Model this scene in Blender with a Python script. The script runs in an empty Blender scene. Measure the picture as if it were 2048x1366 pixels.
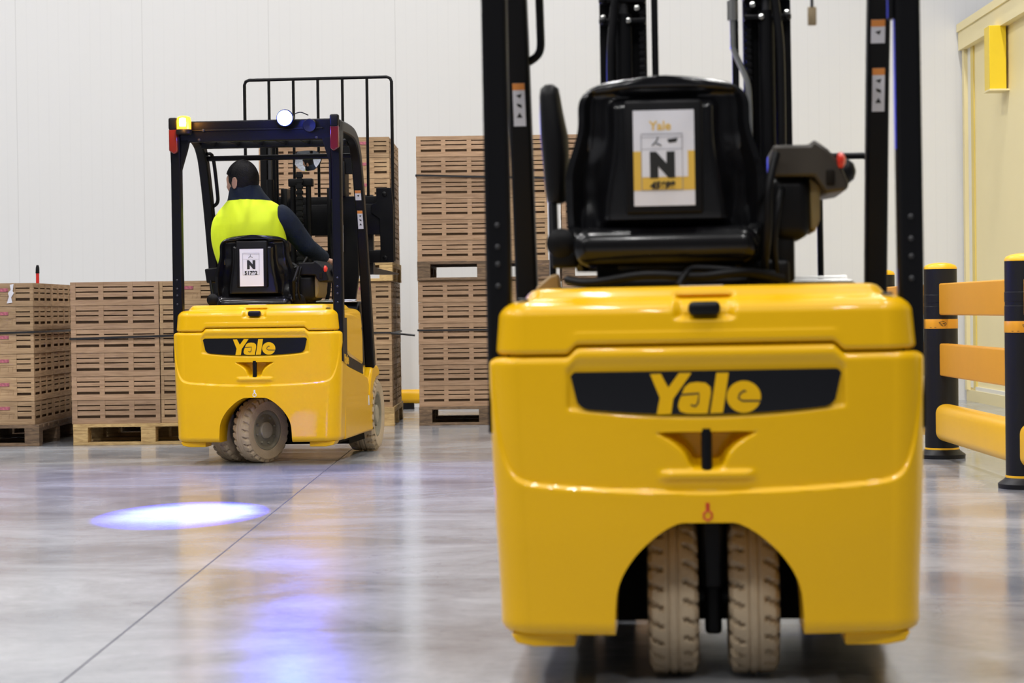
import bpy, bmesh, math, random
from mathutils import Vector, Matrix
random.seed(7)
R = math.radians
SC = bpy.context.scene
COL = SC.collection

# ------------------------------------------------------------------ camera, world, lights, exposure
F_PX = 4400.0
cam_d = bpy.data.cameras.new('camera'); cam = bpy.data.objects.new('camera', cam_d); COL.objects.link(cam)
cam_d.sensor_width = 36.0; cam_d.lens = 36.0*F_PX/2048.0
cam_d.clip_end = 200
cam.location = (0, 0, 0.872)
cam.rotation_mode = 'QUATERNION'
cam.rotation_quaternion = (Matrix.Rotation(27/F_PX, 3, 'Z') @ Matrix.Rotation(R(90)-63/F_PX, 3, 'X') @ Matrix.Rotation(-0.013, 3, 'Z')).to_quaternion()
cam_d.dof.use_dof = True; cam_d.dof.focus_distance = 12.9; cam_d.dof.aperture_fstop = 5.6
SC.camera = cam
SC.view_settings.view_transform = 'Standard'; SC.view_settings.look = 'None'; SC.view_settings.gamma = 1.0
SC.view_settings.exposure = -0.44
world = bpy.data.worlds.new('world'); SC.world = world; world.use_nodes = True
bg = world.node_tree.nodes['Background']; bg.inputs[0].default_value = (0.90, 0.94, 1.0, 1); bg.inputs[1].default_value = 0.13
def area(loc, sx, sy, power, colour=(1, 0.982, 0.965), rot=(0, 0, 0)):
    l = bpy.data.lights.new('lamp_light', 'AREA'); l.shape = 'RECTANGLE'; l.size = sx; l.size_y = sy; l.energy = power; l.color = colour
    o = bpy.data.objects.new('lamp_light', l); o.location = loc; o.rotation_euler = rot; COL.objects.link(o); return o
for ly in (-1.5, 4.0, 9.5, 15.5):
    for lx in (-9.4, -5.2, -1.0, 3.1):
        area((lx, ly, 8.2), 0.35, 1.6, 290)

# ------------------------------------------------------------------ material helpers
def newmat(name):
    m = bpy.data.materials.new(name); m.use_nodes = True
    return m, m.node_tree.nodes, m.node_tree.links, m.node_tree.nodes['Principled BSDF']
def mat(name, col, rough=0.5, metal=0.0, coat=0.0, var=0.0, scale=8.0, bump=0.0, bscale=60.0, spec=0.5, emit=None, estr=0, rvar=0.0):
    m, n, l, b = newmat(name)
    b.inputs['Base Color'].default_value = (*col, 1); b.inputs['Roughness'].default_value = rough
    b.inputs['Metallic'].default_value = metal; b.inputs['Coat Weight'].default_value = coat
    b.inputs['Coat Roughness'].default_value = 0.06; b.inputs['Specular IOR Level'].default_value = spec
    tc = n.new('ShaderNodeTexCoord')
    if var or rvar:
        nz = n.new('ShaderNodeTexNoise'); nz.inputs['Scale'].default_value = scale; nz.inputs['Detail'].default_value = 6
        l.new(tc.outputs['Object'], nz.inputs['Vector'])
        if var:
            mx = n.new('ShaderNodeMix'); mx.data_type = 'RGBA'
            mx.inputs[6].default_value = (*[c*(1-var) for c in col], 1); mx.inputs[7].default_value = (*[min(1, c*(1+var)) for c in col], 1)
            l.new(nz.outputs[0], mx.inputs[0]); l.new(mx.outputs[2], b.inputs['Base Color'])
        if rvar:
            mr = n.new('ShaderNodeMapRange'); mr.inputs[3].default_value = max(0.02, rough-rvar); mr.inputs[4].default_value = rough+rvar
            l.new(nz.outputs[0], mr.inputs[0]); l.new(mr.outputs[0], b.inputs['Roughness'])
    if bump:
        n2 = n.new('ShaderNodeTexNoise'); n2.inputs['Scale'].default_value = bscale; n2.inputs['Detail'].default_value = 5
        l.new(tc.outputs['Object'], n2.inputs['Vector'])
        bp = n.new('ShaderNodeBump'); bp.inputs['Strength'].default_value = bump; bp.inputs['Distance'].default_value = 0.01
        l.new(n2.outputs[0], bp.inputs['Height']); l.new(bp.outputs[0], b.inputs['Normal'])
    if emit:
        b.inputs['Emission Color'].default_value = (*emit, 1); b.inputs['Emission Strength'].default_value = estr
    return m
def woodmat(name, col, dark, vs=(3, 3, 40), rnd=0.25, rough=0.7):
    m, n, l, b = newmat(name)
    tc = n.new('ShaderNodeTexCoord'); mp = n.new('ShaderNodeMapping'); mp.inputs['Scale'].default_value = vs
    oi = n.new('ShaderNodeObjectInfo')
    ad = n.new('ShaderNodeVectorMath'); ad.operation = 'ADD'
    mu = n.new('ShaderNodeMath'); mu.operation = 'MULTIPLY'; mu.inputs[1].default_value = 37.0
    l.new(oi.outputs['Random'], mu.inputs[0]); l.new(tc.outputs['Object'], ad.inputs[0]); l.new(mu.outputs[0], ad.inputs[1])
    l.new(ad.outputs[0], mp.inputs[0])
    nz = n.new('ShaderNodeTexNoise'); nz.inputs['Scale'].default_value = 2.2; nz.inputs['Detail'].default_value = 7; nz.inputs['Distortion'].default_value = 0.8
    l.new(mp.outputs[0], nz.inputs['Vector'])
    cr = n.new('ShaderNodeValToRGB'); cr.color_ramp.elements[0].position = 0.33; cr.color_ramp.elements[0].color = (*dark, 1)
    cr.color_ramp.elements[1].position = 0.62; cr.color_ramp.elements[1].color = (*col, 1)
    l.new(nz.outputs[0], cr.inputs[0])
    hs = n.new('ShaderNodeHueSaturation')
    mr = n.new('ShaderNodeMapRange'); mr.inputs[3].default_value = 1-rnd; mr.inputs[4].default_value = 1+rnd*0.6
    l.new(oi.outputs['Random'], mr.inputs[0]); l.new(mr.outputs[0], hs.inputs['Value']); l.new(cr.outputs[0], hs.inputs['Color'])
    l.new(hs.outputs[0], b.inputs['Base Color']); b.inputs['Roughness'].default_value = rough
    bp = n.new('ShaderNodeBump'); bp.inputs['Strength'].default_value = 0.25; bp.inputs['Distance'].default_value = 0.004
    l.new(nz.outputs[0], bp.inputs['Height']); l.new(bp.outputs[0], b.inputs['Normal'])
    return m

M = {}
M['yellow'] = mat('yellow_paint', (0.80, 0.445, 0.0), 0.36, spec=0.3, coat=0.28, var=0.03, scale=3, rvar=0.06)
M['black'] = mat('black_steel', (0.004, 0.004, 0.005), 0.40, spec=0.18, bump=0.05, bscale=200)
M['plastic'] = mat('black_plastic', (0.004, 0.004, 0.005), 0.45, spec=0.2, bump=0.08, bscale=300)
M['vinyl'] = mat('black_vinyl', (0.004, 0.004, 0.005), 0.24, spec=0.4, coat=0.1, bump=0.03, bscale=40)
M['gloss'] = mat('gloss_black_badge', (0.006, 0.006, 0.008), 0.15, coat=0.3)
M['rubber'] = mat('dusty_tyre_rubber', (0.47, 0.37, 0.25), 0.9, var=0.22, scale=14, bump=0.25, bscale=90)
M['rim'] = mat('dusty_rim', (0.25, 0.225, 0.16), 0.65, var=0.3, scale=20)
M['hub'] = mat('dusty_hub', (0.36, 0.32, 0.24), 0.6, var=0.2, scale=20)
M['steel'] = mat('bright_steel', (0.62, 0.62, 0.60), 0.3, metal=1.0)
M['grey'] = mat('grey_steel', (0.035, 0.035, 0.038), 0.45, metal=0.4)
M['dark'] = mat('dark_fill', (0.012, 0.010, 0.008), 0.9, spec=0.1)
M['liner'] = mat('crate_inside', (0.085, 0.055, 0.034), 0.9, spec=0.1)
M['paper'] = mat('white_paper', (0.72, 0.72, 0.78), 0.6)
M['print'] = mat('print_grey', (0.25, 0.25, 0.28), 0.6)
M['orangelabel'] = mat('orange_label', (0.75, 0.27, 0.05), 0.5)
M['gold'] = mat('yellow_band_print', (0.72, 0.46, 0.07), 0.5)
M['ink'] = mat('black_ink', (0.01, 0.01, 0.01), 0.6)
M['redlens'] = mat('red_lens', (0.12, 0.004, 0.008), 0.25, coat=0.6)
M['redlens2'] = mat('orange_red_lens', (0.17, 0.014, 0.006), 0.25, coat=0.6)
M['redbutton'] = mat('red_button', (0.75, 0.04, 0.02), 0.35)
M['tan'] = mat('tan_moulding', (0.20, 0.15, 0.06), 0.5)
M['brown'] = mat('brown_plastic', (0.035, 0.028, 0.020), 0.45)
M['mirror'] = mat('mirror_glass', (0.85, 0.87, 0.9), 0.03, metal=1.0)
M['barrier_orange'] = mat('amber_rail', (0.78, 0.34, 0.012), 0.42, var=0.05, scale=5)
M['barrier_yellow'] = mat('yellow_rail', (0.92, 0.50, 0.008), 0.36, var=0.04, scale=5)
M['bollard'] = mat('black_bollard', (0.007, 0.007, 0.009), 0.45, spec=0.3, bump=0.05, bscale=80)
M['cream'] = mat('cream_panel', (0.88, 0.76, 0.42), 0.5, var=0.03, scale=1.5)
M['creamd'] = mat('cream_trim', (0.80, 0.69, 0.38), 0.5)
M['offwhite'] = mat('off_white_trim', (0.80, 0.78, 0.70), 0.5)
M['paleyellow'] = mat('pale_yellow_strip', (0.74, 0.58, 0.16), 0.5)
M['yellowbox'] = mat('yellow_box', (0.86, 0.62, 0.02), 0.4)
M['amberglow'] = mat('amber_beacon_glow', (0.9, 0.4, 0.03), 0.3, emit=(1, 0.36, 0.02), estr=3.2)
M['amberhot'] = mat('amber_flash_tube', (1, 0.8, 0.4), 0.3, emit=(1, 0.72, 0.30), estr=14)
M['bluehot'] = mat('blue_lamp_glow', (0.6, 0.7, 1), 0.3, emit=(0.16, 0.24, 1.0), estr=34)
M['skin'] = mat('skin', (0.44, 0.25, 0.17), 0.5, var=0.1, scale=12)
M['hair'] = mat('black_hair', (0.007, 0.006, 0.007), 0.7, spec=0.2, bump=0.5, bscale=140)
M['navy'] = mat('navy_jacket', (0.008, 0.014, 0.026), 0.8, spec=0.25, bump=0.8, bscale=18, var=0.2)
M['vest'] = mat('neon_vest', (0.72, 0.90, 0.010), 0.7, bump=0.6, bscale=7)
M['trousers'] = mat('dark_trousers', (0.014, 0.018, 0.028), 0.8)
M['strap'] = mat('black_strap', (0.012, 0.012, 0.014), 0.45)
M['labelpink'] = mat('pink_produce_label', (0.40, 0.11, 0.15), 0.6, var=1.0, scale=60)
M['redpole'] = mat('red_pole', (0.65, 0.02, 0.015), 0.4)
M['crate'] = woodmat('brown_crate_board', (0.46, 0.30, 0.185), (0.33, 0.205, 0.12), rnd=0.2)
M['crate_end'] = woodmat('tan_crate_board', (0.49, 0.33, 0.185), (0.34, 0.215, 0.115), rnd=0.2)
M['palletnew'] = woodmat('fresh_pallet_pine', (0.62, 0.43, 0.19), (0.42, 0.27, 0.11), vs=(6, 6, 30))
M['palletold'] = woodmat('aged_pallet_wood', (0.22, 0.14, 0.08), (0.10, 0.065, 0.04), vs=(6, 6, 30))

# polished concrete
m, n, l, b = newmat('polished_concrete'); M['floor'] = m
tc = n.new('ShaderNodeTexCoord')
def noise(scale, detail, vec, dist=0.0, rough=0.55):
    z = n.new('ShaderNodeTexNoise'); z.inputs['Scale'].default_value = scale; z.inputs['Detail'].default_value = detail
    z.inputs['Distortion'].default_value = dist; z.inputs['Roughness'].default_value = rough
    l.new(vec, z.inputs['Vector']); return z
mp = n.new('ShaderNodeMapping'); mp.inputs['Scale'].default_value = (0.9, 1.3, 1); mp.inputs['Rotation'].default_value = (0, 0, 0.5); l.new(tc.outputs['Object'], mp.inputs[0])
n1 = noise(1.1, 8, mp.outputs[0], 0.6, 0.65); n2 = noise(14, 6, mp.outputs[0], 1.5, 0.7)
add = n.new('ShaderNodeMath'); add.operation = 'MULTIPLY_ADD'; add.inputs[1].default_value = 0.30
l.new(n2.outputs[0], add.inputs[0]); l.new(n1.outputs[0], add.inputs[2])
cr = n.new('ShaderNodeValToRGB'); e = cr.color_ramp.elements; e[0].position = 0.42; e[0].color = (0.19, 0.20, 0.23, 1); e[1].position = 0.88; e[1].color = (0.44, 0.45, 0.47, 1)
l.new(add.outputs[0], cr.inputs[0])
# fine hairline scuffs
v1 = n.new('ShaderNodeTexVoronoi'); v1.feature = 'DISTANCE_TO_EDGE'; v1.inputs['Scale'].default_value = 2.3
dm = n.new('ShaderNodeMix'); dm.data_type = 'RGBA'; dm.inputs[0].default_value = 0.45; nd = noise(2.5, 5, tc.outputs['Object'])
l.new(tc.outputs['Object'], dm.inputs[6]); l.new(nd.outputs[1], dm.inputs[7]); l.new(dm.outputs[2], v1.inputs['Vector'])
lt = n.new('ShaderNodeMath'); lt.operation = 'LESS_THAN'; lt.inputs[1].default_value = 0.0035; l.new(v1.outputs['Distance'], lt.inputs[0])
msk = noise(0.9, 3, tc.outputs['Object']); gt = n.new('ShaderNodeMapRange'); gt.inputs[1].default_value = 0.5; gt.inputs[2].default_value = 0.62; gt.inputs[4].default_value = 0.35
l.new(msk.outputs[0], gt.inputs[0]); mm = n.new('ShaderNodeMath'); mm.operation = 'MULTIPLY'; l.new(lt.outputs[0], mm.inputs[0]); l.new(gt.outputs[0], mm.inputs[1])
mx = n.new('ShaderNodeMix'); mx.data_type = 'RGBA'; mx.inputs[7].default_value = (0.09, 0.09, 0.11, 1); l.new(mm.outputs[0], mx.inputs[0]); l.new(cr.outputs[0], mx.inputs[6])
l.new(mx.outputs[2], b.inputs['Base Color'])
mr = n.new('ShaderNodeMapRange'); mr.inputs[1].default_value = 0.3; mr.inputs[2].default_value = 0.75; mr.inputs[3].default_value = 0.11; mr.inputs[4].default_value = 0.25
l.new(n1.outputs[0], mr.inputs[0]); l.new(mr.outputs[0], b.inputs['Roughness'])
b.inputs['Specular IOR Level'].default_value = 0.5
bp = n.new('ShaderNodeBump'); bp.inputs['Strength'].default_value = 0.05; bp.inputs['Distance'].default_value = 0.004; l.new(n2.outputs[0], bp.inputs['Height']); l.new(bp.outputs[0], b.inputs['Normal'])

# insulated white wall panels, faint vertical joints
m, n, l, b = newmat('white_wall_panel'); M['wall'] = m
tc = n.new('ShaderNodeTexCoord'); sx = n.new('ShaderNodeSeparateXYZ'); l.new(tc.outputs['Object'], sx.inputs[0])
def fract_line(src, period, width):
    d = n.new('ShaderNodeMath'); d.operation = 'DIVIDE'; d.inputs[1].default_value = period; l.new(src, d.inputs[0])
    f = n.new('ShaderNodeMath'); f.operation = 'FRACT'; l.new(d.outputs[0], f.inputs[0])
    q = n.new('ShaderNodeMath'); q.operation = 'LESS_THAN'; q.inputs[1].default_value = width/period; l.new(f.outputs[0], q.inputs[0]); return q
q1 = fract_line(sx.outputs[0], 1.15, 0.006); q2 = fract_line(sx.outputs[0], 0.0958, 0.012)
mxw = n.new('ShaderNodeMix'); mxw.data_type = 'RGBA'; mxw.inputs[6].default_value = (0.74, 0.74, 0.74, 1); mxw.inputs[7].default_value = (0.62, 0.62, 0.62, 1)
ml = n.new('ShaderNodeMath'); ml.operation = 'MULTIPLY_ADD'; ml.inputs[1].default_value = 0.10; l.new(q2.outputs[0], ml.inputs[0]); l.new(q1.outputs[0], ml.inputs[2])
l.new(ml.outputs[0], mxw.inputs[0]); l.new(mxw.outputs[2], b.inputs['Base Color']); b.inputs['Roughness'].default_value = 0.55

# ------------------------------------------------------------------ geometry helpers
def tag(o, label=None, cat=None, group=None, kind=None):
    if label: o['label'] = label
    if cat: o['category'] = cat
    if group: o['group'] = group
    if kind: o['kind'] = kind
    return o
def empty(name, loc=(0, 0, 0), rz=0, label=None, cat=None, group=None):
    o = bpy.data.objects.new(name, None); COL.objects.link(o); o.location = loc; o.rotation_euler = (0, 0, rz); o.empty_display_size = 0.1
    return tag(o, label, cat, group)
def finish(name, me, m, parent=None, sharp=35, label=None):
    me.materials.clear()
    for k in (m if isinstance(m, (list, tuple)) else [m]): me.materials.append(k)
    if sharp is not None:
        for p in me.polygons: p.use_smooth = True
        me.set_sharp_from_angle(angle=R(sharp))
    o = bpy.data.objects.new(name, me); COL.objects.link(o)
    if parent is not None: o.parent = parent
    if label: o['label'] = label
    return o
class MB:
    def __init__(s): s.v = []; s.f = []; s.mi = []; s.cur = 0
    def add(s, vs, fs):
        k = len(s.v); s.v += [tuple(v) for v in vs]; s.f += [tuple(i+k for i in f) for f in fs]; s.mi += [s.cur]*len(fs); return s
    def box(s, x0, x1, y0, y1, z0, z1, mtx=None):
        vs = [Vector(p) for p in ((x0, y0, z0), (x1, y0, z0), (x1, y1, z0), (x0, y1, z0), (x0, y0, z1), (x1, y0, z1), (x1, y1, z1), (x0, y1, z1))]
        if mtx: vs = [mtx @ v for v in vs]
        return s.add(vs, [(0, 3, 2, 1), (4, 5, 6, 7), (0, 1, 5, 4), (1, 2, 6, 5), (2, 3, 7, 6), (3, 0, 4, 7)])
    def rbox(s, x0, x1, y0, y1, z0, z1, r=0.01, seg=3, mtx=None):
        bm = bmesh.new(); bmesh.ops.create_cube(bm, size=1.0)
        for v in bm.verts: v.co = Vector(((x0+x1)/2+v.co.x*(x1-x0), (y0+y1)/2+v.co.y*(y1-y0), (z0+z1)/2+v.co.z*(z1-z0)))
        bmesh.ops.bevel(bm, geom=bm.edges[:], offset=min(r, 0.49*min(x1-x0, y1-y0, z1-z0)), segments=seg, profile=0.5, affect='EDGES')
        bm.verts.index_update()
        vs = [v.co.copy() for v in bm.verts]
        if mtx: vs = [mtx @ v for v in vs]
        s.add(vs, [tuple(v.index for v in f.verts) for f in bm.faces]); bm.free(); return s
    def prism(s, poly, axis, a0, a1):
        # poly in the two other axes, extruded along axis
        def P(p, a):
            if axis == 'x': return (a, p[0], p[1])
            if axis == 'y': return (p[0], a, p[1])
            return (p[0], p[1], a)
        n = len(poly); vs = [P(p, a0) for p in poly]+[P(p, a1) for p in poly]
        fs = [(i, (i+1) % n, n+(i+1) % n, n+i) for i in range(n)]+[tuple(range(n))[::-1], tuple(range(n, 2*n))]
        return s.add(vs, fs)
    def tube(s, pts, r, seg=10, caps=True, sx=1.0):
        pts = [Vector(p) for p in pts]; n = len(pts); rings = []
        rr = r if isinstance(r, (list, tuple)) else [r]*n
        up = None
        for i, p in enumerate(pts):
            t = (pts[min(i+1, n-1)]-pts[max(i-1, 0)]).normalized()
            if up is None: up = t.orthogonal().normalized()
            up = (up-t*up.dot(t)).normalized(); w = t.cross(up)
            rings.append([p+(up*math.cos(a)*sx+w*math.sin(a))*rr[i] for a in [2*math.pi*k/seg for k in range(seg)]])
        vs = [v for rg in rings for v in rg]
        fs = [(i*seg+k, i*seg+(k+1) % seg, (i+1)*seg+(k+1) % seg, (i+1)*seg+k) for i in range(n-1) for k in range(seg)]
        if caps: fs += [tuple(range(seg))[::-1], tuple(range((n-1)*seg, n*seg))]
        return s.add(vs, fs)
    def cyl(s, a, b2, r, seg=20, r2=None): return s.tube([a, b2], [r, r if r2 is None else r2], seg)
    def lathe(s, prof, origin=(0, 0, 0), axis='z', seg=32, mtx=None):
        # prof: (radius, height)
        vs = []; o = Vector(origin)
        for (r, h) in prof:
            for k in range(seg):
                a = 2*math.pi*k/seg; c, d = r*math.cos(a), r*math.sin(a)
                v = {'z': Vector((c, d, h)), 'y': Vector((d, h, c)), 'x': Vector((h, c, d))}[axis]
                if mtx: v = mtx @ v
                vs.append(o+v)
        n = len(prof); fs = [(i*seg+k, i*seg+(k+1) % seg, (i+1)*seg+(k+1) % seg, (i+1)*seg+k) for i in range(n-1) for k in range(seg)]
        fs += [tuple(range(seg))[::-1], tuple(range((n-1)*seg, n*seg))]
        return s.add(vs, fs)
    def mesh(s, name):
        me = bpy.data.meshes.new(name); me.from_pydata(s.v, [], s.f)
        if any(s.mi): me.polygons.foreach_set('material_index', s.mi)
        bm = bmesh.new(); bm.from_mesh(me); bmesh.ops.remove_doubles(bm, verts=bm.verts, dist=1e-6); bmesh.ops.recalc_face_normals(bm, faces=bm.faces); bm.to_mesh(me); bm.free()
        return me
    def build(s, name, m, parent=None, bevel=0.0, sharp=35, seg=2, label=None):
        o = finish(name, s.mesh(name), m, parent, sharp, label)
        if bevel:
            md = o.modifiers.new('bevel', 'BEVEL'); md.width = bevel; md.segments = seg; md.limit_method = 'ANGLE'; md.angle_limit = R(40)
        return o
def bake(o):
    dg = bpy.context.evaluated_depsgraph_get(); dg.update()
    me = bpy.data.meshes.new_from_object(o.evaluated_get(dg)); me.name = o.name; o.modifiers.clear(); o.data = me; return me
def drop(o): bpy.data.objects.remove(o, do_unlink=True)
def bez(pts, n=8):
    # Catmull-Rom through points
    P = [Vector(p) for p in pts]; out = []
    for i in range(len(P)-1):
        p0, p1, p2, p3 = P[max(i-1, 0)], P[i], P[i+1], P[min(i+2, len(P)-1)]
        for k in range(n):
            t = k/n
            out.append(0.5*((2*p1)+(p2-p0)*t+(2*p0-5*p1+4*p2-p3)*t*t+(3*p1-p0-3*p2+p3)*t**3))
    out.append(P[-1]); return out
def smooth(a, b, x):
    t = min(1, max(0, (x-a)/(b-a))); return t*t*(3-2*t)
def text_mesh(name, body, size, m, parent, loc, rot, ext=0.0006, bold=0.0, shear=0.0, align='CENTER'):
    c = bpy.data.curves.new(name, 'FONT'); c.body = body; c.size = size; c.extrude = ext; c.offset = bold; c.shear = shear; c.align_x = align; c.align_y = 'CENTER'
    o = bpy.data.objects.new(name, c); COL.objects.link(o)
    dg = bpy.context.evaluated_depsgraph_get(); me = bpy.data.meshes.new_from_object(o.evaluated_get(dg)); drop(o)
    q = finish(name, me, m, parent, None); q.location = loc; q.rotation_euler = rot; return q

# ------------------------------------------------------------------ the setting
fl = MB().box(-30, 30, -12, 20.0, -0.2, 0).build('floor', M['floor'], sharp=None); tag(fl, 'grey polished concrete floor', kind='structure')
wl = MB().box(-30, 30, 20.0, 20.3, 0, 9.5).build('wall_back', M['wall'], sharp=None); tag(wl, 'white insulated panel wall', kind='structure')
jt = MB().box(-1.1165, -1.1115, -2, 20, -0.001, 0.0006).build('trim_1', mat('floor_joint', (0.05, 0.05, 0.06), 0.8), sharp=None); tag(jt, 'dark saw-cut joint in the floor', kind='structure')

# ------------------------------------------------------------------ truck shells
def outline(W, yF, inset, r, bulge, nx=170, nr=30, x_dense=None):
    """closed loop, starts at front left going along left side to the rear, across, and back; rear centre at y=0"""
    w = W-inset; rr = max(0.012, r-inset*0.6)
    pts = [(-w, yF)]
    ys = bulge+rr+inset
    for k in range(1, 9): pts.append((-w, yF+(ys-yF)*k/9))
    def ry(x): return inset+bulge*(abs(x)/W)**2.2
    for k in range(nr+1):
        a = math.pi*k/(2*nr); pts.append((-w+rr-rr*math.cos(a), ys-(ys-ry(w-rr))*math.sin(a)))
    for k in range(1, nx):
        x = -(w-rr)+2*(w-rr)*k/nx; pts.append((x, ry(x)))
    left = pts[:9+nr+1]
    pts += [(-x, y) for (x, y) in reversed(left)]
    return pts
def rear_y(x): return 0.05*(abs(x)/0.497)**2.2
CP = [(p.x, p.y) for p in bez([(0.0, 0.458, 0), (0.20, 0.463, 0), (0.36, 0.473, 0), (0.415, 0.482, 0), (0.443, 0.503, 0), (0.463, 0.550, 0), (0.475, 0.610, 0), (0.482, 0.670, 0), (0.486, 0.780, 0)], 5)]
def crease(x, z):
    # 1 inside the upper (set-back) field, 0 in the bumper below
    ax = abs(x)
    if z < 0.44: return 0.0
    if ax < 0.38 and z > 0.50: return 1.0
    best = 9.0; sg = 1
    for (x0, z0), (x1, z1) in zip(CP, CP[1:]):
        dx, dz = x1-x0, z1-z0; t = max(0, min(1, ((ax-x0)*dx+(z-z0)*dz)/(dx*dx+dz*dz)))
        ex, ez = ax-x0-t*dx, z-z0-t*dz; d = ex*ex+ez*ez
        if d < best: best = d; sg = 1 if dx*ez-dz*ex > 0 else -1
    return smooth(-0.006, 0.005, sg*math.sqrt(best))
def scoop(x, z):
    ax = abs(x); u = (z-0.507)/(0.590-0.507)
    if u < -0.6 or u > 1.1: return 0.0
    wid = 0.042+0.076*max(0, min(1, u))**2.4
    d = 0.062*(1-smooth(wid*0.55, wid, ax))*smooth(-0.02, 0.35, u)*(1-smooth(0.97, 1.04, u))
    lip = -0.009*(1-smooth(0.085, 0.115, ax))*smooth(-0.35, -0.18, u)*(1-smooth(-0.1, 0.05, u))
    return d+lip
def badge_dent(x, z):
    ax = abs(x); zt = 0.731; zb = 0.628+0.020*(ax/0.3)**2
    a = (1-smooth(0.306, 0.316, ax)); b2 = smooth(zb-0.008, zb+0.004, z)*(1-smooth(zt-0.002, zt+0.012, z)); return 0.007*a*b2
def ztop(x, lo, hi, x0=0.285, x1=0.315): return hi+(lo-hi)*smooth(x0, x1, abs(x))
def make_counterweight():
    prof = [(0.035, 0.132), (0.018, 0.134), (0.008, 0.142), (0.003, 0.155)]
    z = 0.165
    while z < 0.745: prof.append((0.003-0.003*smooth(0.165, 0.4, z), z)); z += 0.0042
    prof += [(0.0, 0.748), (0.001, 0.753), (0.003, 0.758), (0.006, 0.762), (0.011, 0.765), (0.018, 0.7665), (0.03, 0.767)]
    vs = []; n = None
    for (ins, z) in prof:
        lp = outline(0.497-0.016*smooth(0.74, 0.14, z), 0.235, ins, 0.075, 0.05)
        n = len(lp)
        for (x, y) in lp:
            zz = z
            if z > 0.70: zz = z+(ztop(x, 0.767, 0.788)-0.767)*smooth(0.70, 0.745, z)
            yy = y
            if y < 0.14:
                yy += (0.010*crease(x, z)+scoop(x, z)+badge_dent(x, z)) if 0.17 < z < 0.76 else (0.010 if z >= 0.76 else 0)
                if z >= 0.745: yy += 0
            vs.append((x, yy, zz))
    fs = [(i*n+k, i*n+(k+1) % n, (i+1)*n+(k+1) % n, (i+1)*n+k) for i in range(len(prof)-1) for k in range(n)]
    fs += [tuple(range(n))[::-1], tuple(range((len(prof)-1)*n, len(prof)*n))]
    b = MB().add(vs, fs); o = b.build('counterweight', M['yellow'], None, sharp=40)
    # wheel arch
    arch = [(-0.2125, -0.1), (-0.2125, 0.137)]+[(p.x, p.y) for p in bez([(-0.2125, 0.150, 0), (-0.211, 0.187, 0), (-0.206, 0.234, 0), (-0.191, 0.274, 0), (-0.164, 0.314, 0), (-0.131, 0.347, 0), (-0.098, 0.372, 0), (-0.070, 0.386, 0)], 4)]+[(-0.058, 0.389)]
    arch += [(-x, z) for (x, z) in reversed(arch)]
    c = MB().prism(arch, 'y', -0.2, 0.5).build('cutter', M['dark'], None)
    bo = o.modifiers.new('b', 'BOOLEAN'); bo.operation = 'DIFFERENCE'; bo.object = c; bo.solver = 'EXACT'
    bake(o); drop(c)
    me = o.data; drop(o)
    me.materials.clear(); me.materials.append(M['yellow'])
    for p in me.polygons: p.use_smooth = True
    me.set_sharp_from_angle(angle=R(40)); return me
def make_hood():
    prof = [(0.03, 0.7705), (0.016, 0.7705), (0.010, 0.773), (0.007, 0.778)]
    z = 0.782
    while z < 0.862: prof.append((0.006+0.006*(z-0.78)/0.08, z)); z += 0.0035
    prof += [(0.014, 0.866), (0.018, 0.873), (0.024, 0.880), (0.032, 0.886), (0.042, 0.890), (0.054, 0.8925), (0.066, 0.894), (0.073, 0.897), (0.079, 0.903), (0.085, 0.911), (0.092, 0.917), (0.102, 0.9205), (0.12, 0.922)]
    vs = []; n = None
    for (ins, z) in prof:
        lp = outline(0.490, 0.80-ins, ins, 0.085, 0.05); n = len(lp)
        for (x, y) in lp:
            zz = z
            if z < 0.83: zz = z+(ztop(x, 0.7705, 0.7915)-0.7705)*(1-smooth(0.79, 0.83, z))
            yy = y+(0.006 if y < 0.16 else 0)
            if y < 0.2 and abs(x) < 0.09 and z > 0.84:
                yy += 0.022*(1-smooth(0.050, 0.074, abs(x)))*smooth(0.842, 0.856, z)*(1-smooth(0.893, 0.906, z))
            vs.append((x, yy, zz))
    fs = [(i*n+k, i*n+(k+1) % n, (i+1)*n+(k+1) % n, (i+1)*n+k) for i in range(len(prof)-1) for k in range(n)]
    fs += [tuple(range(n))[::-1], tuple(range((len(prof)-1)*n, len(prof)*n))]
    return MB().add(vs, fs).mesh('hood')

def conform_plate(outline2d, off, th=0.002):
    """black badge following the rear curve"""
    (x0, x1) = min(p[0] for p in outline2d), max(p[0] for p in outline2d)
    top = [p for p in outline2d]
    vs = []; nx = 48; rows = 7
    for i in range(nx+1):
        t_ = -1+2*i/nx; x = x1*(1-(1-abs(t_))**1.7)*(1 if t_ > 0 else -1)
        zt, zb = badge_top(x), badge_bot(x)
        for j in range(rows): vs.append((x, rear_y(x)+0.010+off, zb+(zt-zb)*j/(rows-1)))
    fs = [(i*rows+j, (i+1)*rows+j, (i+1)*rows+j+1, i*rows+j+1) for i in range(nx) for j in range(rows-1)]
    m0 = len(vs); vs += [(x, y+th, z) for (x, y, z) in vs]; fs += [tuple(m0+k for k in f[::-1]) for f in fs]
    def edge(a): return [(a[k], a[k+1], a[k+1]+m0, a[k]+m0) for k in range(len(a)-1)]
    per = [i*rows for i in range(nx+1)]+[nx*rows+j for j in range(1, rows)]+[i*rows+rows-1 for i in range(nx-1, -1, -1)]+[j for j in range(rows-2, -1, -1)]
    fs += edge(per); return MB().add(vs, fs)
def badge_top(x):
    e = max(0, (abs(x)-0.293)/0.011); return 0.7305-0.010*e*e
def badge_bot(x):
    ax = abs(x); z = 0.632+0.016*(ax/0.29)**2
    e = max(0, (ax-0.262)/0.028); z += 0.014*min(e, 1)**2.5
    return min(z+0.060*max(0, (ax-0.290)/0.014), badge_top(x)-0.004)
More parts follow.
